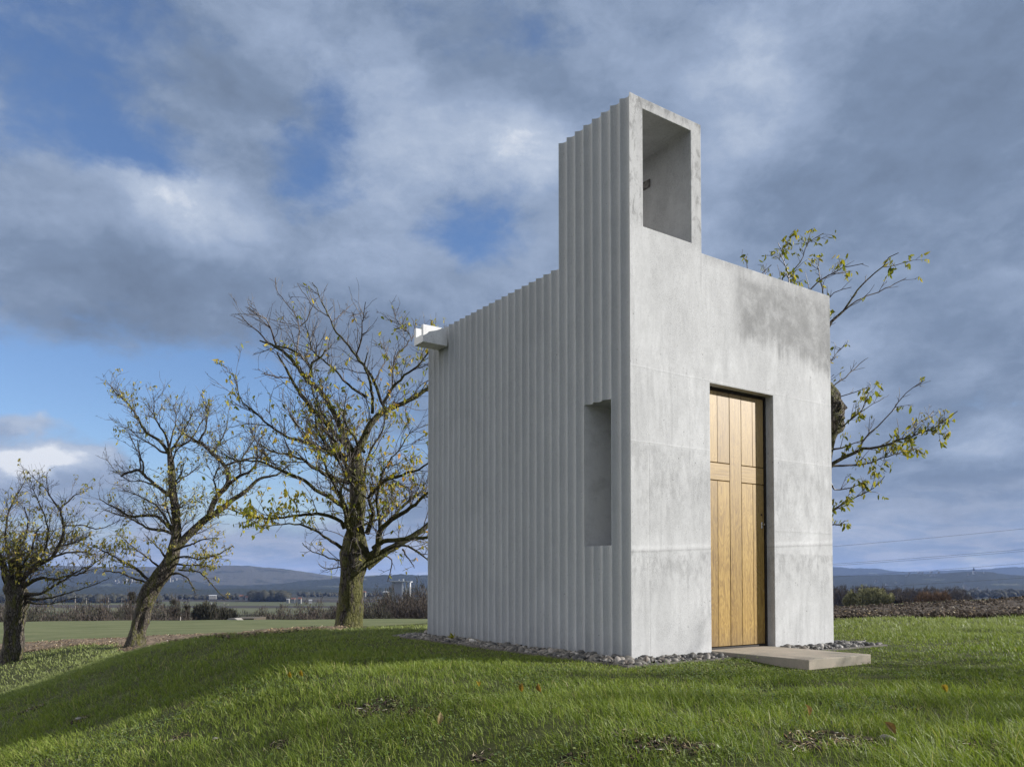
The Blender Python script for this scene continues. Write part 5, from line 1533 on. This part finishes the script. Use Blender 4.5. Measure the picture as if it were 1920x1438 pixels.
def ridge(name, pts, dist, base_z, thick, mat, rough, label=None):
    us = [p[0] for p in pts]; vs = [p[1] for p in pts]
    n = int((us[-1] - us[0]) / 4)
    u = np.linspace(us[0], us[-1], n)
    v = np.interp(u, us, vs)
    a = (u - 960) / FPX
    X0 = a * dist
    zt = EYE + (1087 - v) / FPX * dist
    prof = [(-1.0, 0.0), (-0.75, 0.16), (-0.5, 0.38), (-0.28, 0.66), (-0.12, 0.88), (0, 1.0), (0.25, 0.85), (1.0, 0.0)]
    V = []
    for (t, h) in prof:
        Y = dist + t * thick
        z = base_z + (zt - base_z) * h
        Xr = X0 * (Y / dist if t < 0 else 1.0)
        nz = rough * (gnoise(X0, Y * np.ones_like(X0), 1 / 26.0) - 0.5) + 2.2 * rough * (gnoise(X0 + 500, Y * np.ones_like(X0), 1 / 120.0) - 0.5) + 0.5 * rough * (RNG.random(n) - 0.5)
        V.append(np.stack([Xr, np.full(n, Y), z + nz * (h > 0)], -1))
    V = np.array(V)
    i, j = np.meshgrid(np.arange(len(prof) - 1), np.arange(n - 1), indexing='ij')
    q = np.stack([i * n + j, i * n + j + 1, (i + 1) * n + j + 1, (i + 1) * n + j], -1).reshape(-1, 4)
    o = link(name, np_mesh(name, V.reshape(-1, 3), [q], True), mat)
    tag(o, kind='structure')
    return o

M_F1 = forest_material("far forest", (0.012, 0.016, 0.012), (0.032, 0.036, 0.026), (0.065, 0.07, 0.045), 0.64)
M_F2 = forest_material("bare vineyard slope", (0.040, 0.041, 0.036), (0.090, 0.088, 0.074), (0.025, 0.028, 0.022), 0.55, 0.02)
M_F3 = forest_material("dark forest", (0.014, 0.019, 0.014), (0.034, 0.038, 0.028))
ridge("hill", [(-700, 1062), (-300, 1056), (0, 1058), (150, 1061), (250, 1063), (330, 1062), (400, 1060), (470, 1060), (520, 1065), (580, 1073), (640, 1081), (700, 1086), (780, 1090)], 4300, -32, 900, M_F2, 3.0)
ridge("wooded_hill", [(-700, 1080), (-200, 1078), (0, 1072), (110, 1066), (200, 1068), (300, 1082), (380, 1096), (440, 1098), (500, 1094), (560, 1089), (640, 1085), (700, 1080), (760, 1076.5), (830, 1078), (900, 1074), (1100, 1078), (1300, 1084)], 3400, -32, 700, M_F1, 4.0)
ridge("wooded_hill", [(1200, 1084), (1450, 1080), (1565, 1079), (1620, 1077.5), (1660, 1075.5), (1720, 1074.5), (1780, 1073.5), (1830, 1071.5), (1870, 1075), (1920, 1078), (2100, 1074), (2500, 1070)], 3600, -32, 1100, M_F1, 4.0)
ridge("far_hill", [(1200, 1070), (1450, 1066), (1565, 1063), (1640, 1066), (1700, 1072), (1760, 1070), (1850, 1067), (1900, 1063), (1960, 1066), (2300, 1060), (2600, 1070)], 6800, -40, 900, M_F1, 6.0)
ridge("wood_ridge", [(-700, 1104), (-100, 1102), (60, 1103), (150, 1099), (260, 1101), (360, 1104), (430, 1103), (520, 1104), (600, 1103), (700, 1104), (850, 1101), (1000, 1100)], 2100, -31, 300, M_F3, 3.5)

def twig_wood_material(name, lo, mid, hi):
    m, nt = material(name)
    t = nt.n('ShaderNodeAttribute', attribute_name='tint').outputs['Fac']
    finish(nt, nt.ramp(t, [(0.0, lo), (0.5, mid), (1.0, hi)]), 0.9, spec=0.1)
    return m
M_SCRUB = twig_wood_material("bare scrub", (0.032, 0.027, 0.023), (0.064, 0.053, 0.045), (0.110, 0.092, 0.076))
M_SCRUB_D = twig_wood_material("dark scrub", (0.024, 0.024, 0.018), (0.046, 0.045, 0.033), (0.080, 0.074, 0.055))
M_OLIVE = twig_wood_material("olive foliage", (0.095, 0.100, 0.045), (0.200, 0.195, 0.100), (0.330, 0.310, 0.170))
M_RUST = twig_wood_material("rusty shrubs", (0.060, 0.040, 0.026), (0.140, 0.090, 0.058), (0.220, 0.150, 0.095))

def twig_cloud(c, w, h, n, rng, size=(0.35, 0.9), wid=(0.03, 0.07), up=1.0, dep=None, shape=1.0):
    """bare twigs fanning out of a crown; c is the foot"""
    dep = dep or w
    q = rng.normal(size=(n, 3)); q /= np.linalg.norm(q, axis=1, keepdims=True)
    rad = rng.random(n) ** 0.45
    P = q * rad[:, None]
    P[:, 2] = (P[:, 2] + 1) / 2
    lump = 0.75 + 0.5 * gnoise(P[:, 0] * 3 + c[0], P[:, 2] * 3 + c[1], 1.0)
    P = P * np.array([w / 2, dep / 2, h])
    P[:, 2] *= (0.70 + 0.45 * (lump - 0.75) * 2) * shape
    P = P + np.array([c[0], c[1], c[2]])
    D = (P - np.array([c[0], c[1], c[2] + 0.1 * h])); D /= np.linalg.norm(D, axis=1, keepdims=True) + 1e-6
    D = D + rng.normal(size=(n, 3)) * 0.35 + np.array([0, 0, up]); D /= np.linalg.norm(D, axis=1, keepdims=True)
    L = rng.uniform(*size, n)[:, None]; Wd = rng.uniform(*wid, n)[:, None]
    S = np.cross(D, rng.normal(size=(n, 3))); S /= np.linalg.norm(S, axis=1, keepdims=True) + 1e-6
    Q = np.stack([P - S * Wd / 2, P + S * Wd / 2, P + D * L + S * Wd * 0.3, P + D * L - S * Wd * 0.3], 1)
    return Q.reshape(-1, 3), np.repeat(np.clip(rng.beta(2, 2, n), 0, 1), 4)

def quads_obj(name, parts, mat, parent=None, origin=None):
    V = np.vstack([p[0] for p in parts]); t = np.concatenate([p[1] for p in parts])
    if origin is not None:
        V = V - np.array(origin)
    return link(name, np_mesh(name, V, [np.arange(len(V)).reshape(-1, 4)], False, {'tint': t}), mat, parent)

def build_scrub():
    rng = np.random.default_rng(31)
    prof = [(-200, 1128), (60, 1128), (110, 1137), (165, 1128), (210, 1131), (250, 1128), (290, 1129), (320, 1128), (345, 1142), (380, 1150), (440, 1152), (462, 1146), (500, 1140), (540, 1136), (583, 1133), (625, 1128), (660, 1122), (690, 1116), (730, 1104), (770, 1100), (800, 1094), (850, 1096), (1000, 1100), (1300, 1110)]
    pu = [p[0] for p in prof]; pv = [p[1] for p in prof]
    lo, dk = [], []
    u = -120
    while u < 1250:
        w = rng.uniform(22, 44)
        for layer in (0, 1, 2):
            uu = u + rng.uniform(-12, 12)
            Y = (138, 118, 98)[layer] + rng.uniform(-8, 8)
            v = np.interp(uu, pu, pv) + (0, 9, 20)[layer] + rng.uniform(-3, 6)
            if layer == 2 and 200 < uu < 460:
                v += 4
            top = at(uu, v, Y)
            g = gz(top.x, Y)
            h = max(1.2, top.z - g)
            q = twig_cloud((top.x, Y, g - 0.2), w / FPX * Y * 1.75, h * 1.10, int(800 + 120 * h), rng, (0.22, 0.75), (0.035, 0.085), 0.2)
            dark = rng.random() < (0.4 if u < 470 else 0.2)
            (dk if dark else lo).append(q)
        u += w * 0.62
    tag(quads_obj("scrub", lo, M_SCRUB), "brown leafless scrub massed along the valley edge beyond the green field", "scrub", kind='stuff')
    tag(quads_obj("thicket", dk, M_SCRUB_D), "darker thicket patches standing within the leafless scrub", "thicket", kind='stuff')
    # single bushes and trees one can tell apart
    def bush(name, u, v, w, Y, mat, n, label, cat, sz=(0.3, 0.8), wd=(0.05, 0.12), hshape=1.0, trunk=False, group=None, up=1.0):
        top = at(u, v, Y)
        g = gz(top.x, Y)
        h = top.z - g
        o0 = (top.x, Y, g)
        root = empty(name, o0)
        tag(root, label, cat, group)
        wm = w / FPX * Y
        cb = max(g + h * 0.06, top.z - wm * 1.0)
        ch = top.z - cb
        lobes = [twig_cloud((top.x, Y, cb), wm, ch * 1.08, n, rng, sz, wd, up)]
        for k in range(7):
            a = rng.uniform(0, 6.28); s = rng.uniform(0.35, 0.6)
            lobes.append(twig_cloud((top.x + math.cos(a) * wm * 0.27, Y + math.sin(a) * wm * 0.27, cb + ch * rng.uniform(0.05, 0.45)), wm * s, ch * s, n // 6, rng, sz, wd, up))
        quads_obj("crown", lobes, mat, root, o0)
        tb = Tubes()
        for k in range(4):
            e = np.array([rng.normal() * wm * 0.16, rng.normal() * wm * 0.16, h * 0.7])
            tb.add(np.array([[0, 0, -0.2], e * 0.35 + rng.normal(size=3) * 0.1, e]), np.array([0.02, 0.013, 0.004]) * h, 6)
        link("trunk", tb.mesh("trunk", (0, 0, 0)), M_TWIG, root)
        return root
    bush("bush", 386, 1136, 46, 112, M_SCRUB_D, 2600, "round dark bush at the edge of the far fields, right of the leaning tree", "bush")
    bush("bush", 424, 1141, 40, 116, M_SCRUB_D, 2200, "lower dark bush above the pale concrete gable", "bush")
    bush("olive_tree", 1632, 1098, 54, 135, M_OLIVE, 4200, "round olive green tree beyond the ploughed field, tallest of its clump", "tree", (0.25, 0.55), (0.10, 0.22), up=0.4)
    bush("olive_tree", 1659, 1112, 32, 133, M_OLIVE, 2000, "smaller olive tree leaning against the tall round one on its right", "tree", (0.25, 0.5), (0.10, 0.2), up=0.4)
    bush("olive_tree", 1596, 1113, 26, 137, M_OLIVE, 1600, "small greenish tree nearest to the chapel wall in the distance", "tree", (0.25, 0.5), (0.10, 0.2), up=0.4)
    bush("rusty_shrub", 1733, 1117, 34, 128, M_RUST, 1900, "rusty brown shrub beyond the ploughed field", "shrub", (0.4, 1.0), (0.04, 0.09))
    bush("rusty_shrub", 1764, 1116, 30, 126, M_RUST, 1800, "rusty brown shrub at the right end of the distant shrubs, with a reddish top", "shrub", (0.4, 1.0), (0.04, 0.09))
    bush("grey_shrub", 1692, 1123, 30, 132, M_SCRUB, 1500, "low grey shrub between the olive trees and the rusty shrubs", "shrub")
    # belt of bare trees in the middle distance, right of the chapel
    belt = []
    for u in np.arange(1480, 1830, 9):
        Y = 330 + rng.uniform(-25, 25)
        v = 1106 + (0 if u < 1805 else 8) + rng.uniform(-4, 4) - 3 * math.sin((u - 1480) / 90)
        top = at(u, v, Y); g = gz(top.x, Y)
        belt.append(twig_cloud((top.x, Y, top.z - 9.0), 6.0, 9.4, 1500, rng, (0.5, 1.5), (0.06, 0.15), 0.5))
    tag(quads_obj("bare_wood", belt, M_SCRUB), "belt of leafless trees in the valley behind the olive trees", "wood", kind='stuff')
    # wood belts out on the plain, left: crowns of bare trees
    Pc, Sz = [], []
    def crowns(u0, u1, n, Y0, Y1, hmin, hmax):
        for _ in range(n):
            u = rng.uniform(u0, u1); Y = rng.uniform(Y0, Y1)
            X = (u - 960) / FPX * Y
            h = rng.uniform(hmin, hmax)
            Pc.append((X, Y, gz(X, Y) + h * 0.45)); Sz.append((h * 0.42, h * 0.42, h * 0.58))
    crowns(-200, 300, 260, 1050, 1130, 9, 13)
    crowns(300, 470, 60, 1230, 1300, 6, 10)
    crowns(470, 540, 120, 1120, 1180, 12, 17)
    crowns(560, 800, 120, 1500, 1650, 7, 10)
    crowns(1450, 2100, 420, 1200, 1700, 9, 15)
    V, F, t = lumps(np.array(Pc), np.array(Sz), ICO1, 0.45, rng=rng)
    tag(link("plain_wood", np_mesh("plain_wood", V, [F], False, {'tint': t * 0.5}), M_SCRUB_D), "dark belts of distant woodland out on the plain", "wood", kind='stuff')
    # tall slender trees with mistletoe
    for (u, vt, vb, Y, lab, sp) in ((245, 1108, 1172, 88, "tall slender bare tree with mistletoe balls, just left of the leaning trunk", 1.0), (328, 1118, 1170, 92, "tall slender bare tree with mistletoe, right of the leaning trunk", 0.9), (349, 1128, 1170, 95, "shorter slender tree with one dense mistletoe top", 0.7)):
        top = at(u, vt, Y); g = gz(top.x, Y); h = top.z - g
        root = empty("slender_tree", (top.x, Y, g))
        tag(root, lab, "tree")
        tb = Tubes()
        tb.add([[0, 0, -0.3], [0.1, 0, h * .4], [0, 0.05, h * .75], [0.05, 0, h]], [0.10, 0.08, 0.05, 0.015], 6)
        for k in range(16):
            z = h * rng.uniform(0.25, 0.98); a = rng.uniform(0, 6.28); L = rng.uniform(0.5, 1.3) * sp
            tb.add([[0, 0, z], [math.cos(a) * L * .5, math.sin(a) * L * .5, z + L * .5], [math.cos(a) * L * .8, math.sin(a) * L * .8, z + L * 1.2]], [0.03, 0.02, 0.008], 4)
        link("trunk", tb.mesh("trunk", (0, 0, 0)), M_TWIG, root)
        quads_obj("crown", [twig_cloud((0, 0, h * 0.45), 1.5 * sp, h * 0.6, 500, rng, (0.2, 0.6), (0.02, 0.05), 0.9)], M_SCRUB, root)
        for k in range(4 if sp > 0.8 else 2):
            z = h * rng.uniform(0.62, 0.97); a = rng.uniform(0, 6.28); b = rng.uniform(0.2, 0.5) * sp
            quads_obj("mistletoe", [twig_cloud((math.cos(a) * b, math.sin(a) * b, z - 0.2), 0.55, 0.5, 220, rng, (0.1, 0.2), (0.03, 0.06), 0.0)], M_SCRUB_D, root)
build_scrub()

def flat_mat(name, c, rough=0.8):
    m, nt = material(name)
    p = nt.n('ShaderNodeTexCoord').outputs['Object']
    a = nt.noise(p, 2.0, 5.0, 0.65)
    col = nt.mix(1.0, c, nt.ramp(a, [(0.3, (0.75, 0.75, 0.75)), (0.7, (1.1, 1.1, 1.1))]), 'MULTIPLY')
    finish(nt, col, rough, a, 0.02, 0.3)
    return m
M_WALLP = flat_mat("pale render", (0.22, 0.215, 0.20))
M_ROOFR = flat_mat("tile roof", (0.20, 0.085, 0.055))
M_ROOFG = flat_mat("grey roof", (0.34, 0.35, 0.36))
M_CONC = flat_mat("weathered concrete", (0.30, 0.28, 0.25))
M_POLE = flat_mat("pole concrete", (0.36, 0.33, 0.30))
M_DARKW = flat_mat("dark openings", (0.03, 0.03, 0.035))
M_WIRE = flat_mat("wire", (0.05, 0.05, 0.055))

def build_far_things():
    rng = np.random.default_rng(77)
    # silo building beyond the scrub
    Y = 640.0
    p = at(752, 1110, Y); g = gz(p.x, Y)
    zt = at(752, 1089, Y).z
    s = Y / FPX
    root = empty("silo_building", (p.x, Y, g))
    tag(root, "tall pale silo building with a white flat roof and bright columns, beyond the scrub", "building")
    H = zt - g
    bm_obj("wall", box_bm(-16 * s, 3 * s, -5, 5, 0, H - 0.8), flat_mat("grey silo wall", (0.26, 0.27, 0.29)), root)  # even grey wall colour, darker than the columns
    bm = bmesh.new()
    add_box(bm, -18 * s, 20 * s, -6.5, 6.5, H - 0.8, H)
    bmesh.ops.rotate(bm, verts=bm.verts[:], cent=(0, 0, H), matrix=Matrix.Rotation(0.03, 3, 'Y'))
    bm_obj("roof", bm, M_ROOFG, root)
    for x in (5, 12, 19):
        bm = bmesh.new()
        bmesh.ops.create_cone(bm, cap_ends=True, segments=14, radius1=1.5 * s, radius2=1.5 * s, depth=H - 0.8, matrix=Matrix.Translation(((x - 0.6) * s, -5.0, (H - 0.8) / 2)))
        bm_obj("column", bm, flat_mat("bright column", (0.55, 0.545, 0.53)), root, True)
    for x, hh in ((-4, 2.2), (4, 3.0)):
        bm_obj("roof_vent", box_bm((x - 1) * s, (x + 1) * s, -1, 1, H + 0.02, H + hh * 0.6), M_ROOFG, root)
    # concrete gable sunk in the field edge
    Y = 58.0
    f = at(413, 1178, Y)
    s = Y / FPX
    root = empty("concrete_shelter", (f.x, Y, f.z))
    tag(root, "low pale concrete gable of a shelter sunk into the field edge, between bushes", "shelter")
    bm = bmesh.new()
    pr = [(0, 0), (0, 7 * s), (16 * s, 20 * s), (26 * s, 20 * s), (33 * s, 16 * s), (37 * s, 0)]
    A = [bm.verts.new((x, 0, z - 0.02)) for x, z in pr]; B = [bm.verts.new((x + 0.4, 0.35, z - 0.02)) for x, z in pr]
    bm.faces.new(A); bm.faces.new(B[::-1])
    for i in range(len(pr)):
        j = (i + 1) % len(pr)
        bm.faces.new((A[i], B[i], B[j], A[j]))
    bm_obj("gable", bm, M_CONC, root)
    bm_obj("roof", box_bm(18 * s, 60 * s, 0.3, 3.2, 0.0, 18.5 * s), flat_mat("earthy roof", (0.075, 0.062, 0.045)), root)
    # heaps of earth and manure along the edge of the field
    for (u0, u1, vb, vt, Y, lab, mt) in ((478, 585, 1177, 1171, 46, "long low heap of pale rubble at the field edge, left of the big tree", (0.20, 0.17, 0.14)), (592, 640, 1176, 1166, 44, "brown earth heap at the field edge touching the big trunk's left", (0.11, 0.075, 0.05)), (676, 752, 1175, 1167, 44, "brown earth heap at the field edge, right of the big trunk", (0.12, 0.08, 0.055))):
        a, b = at(u0, vb, Y), at(u1, vb, Y)
        h = (vb - vt) * Y / FPX
        n = 60
        V = []
        for i in range(n):
            t = i / (n - 1)
            x = a.x + (b.x - a.x) * t
            e = math.sin(math.pi * t) ** 0.5
            for k in range(9):
                q = k / 8
                z = a.z - 0.15 + (h + 0.15) * e * math.sin(math.pi * q) * (0.75 + 0.5 * float(gnoise(x * 1.0, q * 2.0, 2.2)))
                V.append((x, Y - 1.0 + 2.4 * q, z))
        i, k = np.meshgrid(np.arange(n - 1), np.arange(8), indexing='ij')
        q = np.stack([i * 9 + k, (i + 1) * 9 + k, (i + 1) * 9 + k + 1, i * 9 + k + 1], -1).reshape(-1, 4)
        tag(link("earth_heap", np_mesh("earth_heap", V, [q], False), flat_mat("heap", mt)), lab, "earth heap")
    # line poles
    for (u, vt, vb, Y, lab) in ((141, 1117, 1137, 240, "grey pole far left, first of the row over the scrub"), (162, 1120, 1136, 260, "grey pole over the scrub, second from the left"), (203, 1120, 1137, 250, "tallest grey pole over the pale field, left of the leaning tree"), (228, 1121, 1136, 265, "grey pole closest to the leaning trunk on its left"), (338, 1156, 1181, 52, "pale thin post standing in the green field right of the leaning tree"), (396, 1129, 1155, 150, "pole in front of the round dark bush"), (420, 1129, 1153, 155, "pole over the concrete gable")):
        p = at(u, vb, Y); z1 = at(u, vt, Y).z
        g = gz(p.x, Y)
        r = max(0.035, 0.55 * Y / FPX * 0.9)
        bm = bmesh.new()
        hh = z1 - g
        bmesh.ops.create_cone(bm, cap_ends=True, segments=8, radius1=r, radius2=r * 0.75, depth=hh + 0.3, matrix=Matrix.Translation((0, 0, hh / 2 - 0.15)))
        if hh > 4:
            add_box(bm, -0.8, 0.8, -0.06, 0.06, hh - 0.5, hh - 0.36)
        o = bm_obj("utility_pole" if hh > 4 else "field_post", bm, M_POLE)
        o.location = (p.x, Y, g)
        tag(o, lab, "pole", "poles in the valley")
    # houses
    def house(u, vb, w, h, Y, roof, lab):
        s = Y / FPX
        p = at(u, vb, Y)
        root = empty("house", (p.x, Y, p.z), rng.uniform(-0.5, 0.5))
        tag(root, lab, "house", "houses of the far village")
        W2, Hh = w * s / 2, h * s * 0.6
        bm_obj("wall", box_bm(-W2, W2, -W2 * 0.7, W2 * 0.7, -3, Hh), M_WALLP, root)
        bm = bmesh.new()
        e = 1.06
        v = [bm.verts.new(q) for q in ((-W2 * e, -W2 * .75, Hh + .01), (W2 * e, -W2 * .75, Hh + .01), (W2 * e, W2 * .75, Hh + .01), (-W2 * e, W2 * .75, Hh + .01), (-W2 * e, 0, h * s), (W2 * e, 0, h * s))]
        for f in ((0, 1, 5, 4), (2, 3, 4, 5), (1, 2, 5), (3, 0, 4), (0, 3, 2, 1)):
            bm.faces.new([v[i] for i in f])
        bm_obj("roof", bm, roof, root)
        for x in (-0.5, 0.0, 0.5):
            bm_obj("window", box_bm(x * W2 - s * .35, x * W2 + s * .35, -W2 * 0.7 - 0.06, -W2 * 0.7 + 0.05, Hh * 0.3, Hh * 0.75), M_DARKW, root)
    house(399, 1119, 13, 4.0, 1150, M_ROOFG, "long low pale farm shed out on the plain, left of the village houses")
    house(453, 1121, 7, 6, 1150, M_ROOFR, "white house on the plain, nearest to the bough tips of the leaning tree")
    house(463, 1122, 6, 4.5, 1140, M_ROOFR, "small house right beside the white one on the plain")
    house(540, 1126, 5, 4, 1000, M_ROOFG, "tiny bright white house between wood and field")
    house(550, 1126, 8, 5.5, 1010, M_ROOFR, "tan house on the plain, next to the tiny white one")
    house(562, 1127, 6, 7.5, 1010, M_ROOFR, "tallest tan house at the wood's end on the plain")
    house(582, 1127, 6, 3.2, 1005, M_ROOFG, "low pale shed alone on the plain, left of the big trunk")
    house(724, 1113, 10, 5, 620, M_ROOFG, "pale house half buried in scrub left of the silo")
    house(683, 1113, 6, 5, 800, M_ROOFR, "pinkish house just right of the big trunk, far away")
    # villages: too far to tell the houses apart
    bm = bmesh.new()
    for (u0, u1, v0, v1, Y, n) in ((212, 262, 1085, 1092, 2850, 30), (300, 330, 1083, 1089, 2850, 14), (1690, 1860, 1073, 1080, 3380, 18), (1640, 1700, 1088, 1098, 2900, 6), (1800, 1850, 1098, 1104, 2500, 7)):
        for _ in range(n):
            p = at(rng.uniform(u0, u1), rng.uniform(v0, v1), Y + rng.uniform(-60, 60))
            w = rng.uniform(2.5, 5.5)
            add_box(bm, p.x - w, p.x + w, p.y - w * .6, p.y + w * .6, p.z - 4, p.z + rng.uniform(2, 5))
    tag(bm_obj("distant_village", bm, M_WALLP), "pale specks of villages scattered on the far slopes", "village", kind='stuff')
    # church tower on the right hill
    p = at(1826, 1077, 3400)
    root = empty("church_tower", (p.x, p.y, p.z))
    tag(root, "tiny church tower standing above the ridge of the right hill", "church")
    bm_obj("tower", box_bm(-4, 4, -4, 4, -10, 16), M_ROOFG, root)
    bm = bmesh.new()
    bmesh.ops.create_cone(bm, cap_ends=True, segments=4, radius1=5.5, radius2=0.1, depth=16, matrix=Matrix.Translation((0, 0, 24.1)) @ Matrix.Rotation(math.pi / 4, 4, 'Z'))
    bm_obj("spire", bm, M_DARKW, root)
    p = at(1703, 1133, 140)
    root = empty("wayside_shrine", (p.x, p.y, p.z))
    tag(root, "tiny white shrine among low shrubs beyond the ploughed field", "shrine")
    bm_obj("wall", box_bm(-0.28, 0.28, -0.25, 0.25, -1.5, 0.35), flat_mat("whitewash", (0.8, 0.8, 0.78)), root)
    bm = bmesh.new()
    bmesh.ops.create_cone(bm, cap_ends=True, segments=4, radius1=0.42, radius2=0.02, depth=0.45, matrix=Matrix.Translation((0, 0, 0.58)) @ Matrix.Rotation(math.pi / 4, 4, 'Z'))
    bm_obj("roof", bm, M_ROOFG, root)
    # power lines
    for (ua, va, ub, vb, lab) in ((1565, 1024, 1920, 991, "topmost thin power line crossing the sky at the right"), (1565, 1057, 1920, 1029.5, "upper wire of the close pair of power lines at the right"), (1565, 1060, 1920, 1033, "lower wire of the close pair of power lines at the right"), (1565, 1081, 1920, 1056, "power line running along the top of the right hill"), (1565, 1104, 1920, 1083, "lowest power line, crossing in front of the right hill")):
        Y = 125.0
        sl = (vb - va) / (ub - ua)
        pts = []
        for k in range(41):
            u = 1250 + (2700 - 1250) * k / 40
            v = va + sl * (u - ua)
            sag = 0.000028 * (u - 1565) * (1920 - u)
            pts.append(at(u, v + sag, Y)[:])
        tb = Tubes()
        tb.add(pts, [0.019] * 41, 5)
        o = np.array(pts[20])
        tag(link("power_line", tb.mesh("power_line", o), M_WIRE, None, o), lab, "power line", "power lines over the valley")
build_far_things()

# a weed in the gravel
def build_weed():
    rng = np.random.default_rng(9)
    x, y = to_w(-0.10, 3.05)
    root = empty("weed", (float(x), float(y), -0.05))
    tag(root, "small green weed growing in the pebbles at the foot of the fluted wall", "plant")
    parts = [twig_cloud((0, 0, 0.0), 0.10, 0.09, 40, rng, (0.02, 0.05), (0.012, 0.025), 0.5)]
    quads_obj("leaves", parts, M_LEAF_G, root)
    tb = Tubes(); tb.add([[0, 0, -0.02], [0.003, 0, 0.03], [0.0, 0.004, 0.07]], [0.003, 0.0025, 0.0015], 5)
    link("stem", tb.mesh("stem", (0, 0, 0)), M_LEAF_G, root)
build_weed()

# ---------------------------------------------------------------- haze
def build_haze():
    m = bpy.data.materials.new("haze")
    m.use_nodes = True
    nt = NT(m.node_tree)
    pv = nt.n('ShaderNodeVolumePrincipled', {'Color': HAZE[0], 'Density': HAZE[1], 'Anisotropy': 0.0})
    nt.n('ShaderNodeOutputMaterial', {'Volume': pv.outputs[0]})
    o = bm_obj("haze", box_bm(-7800, 7800, -300, 8200, -42, 135), m)
    tag(o, "thin blue haze lying over the whole valley", "haze", kind='stuff')
HAZE = ((0.36, 0.53, 1.0), 0.000050)
build_haze()
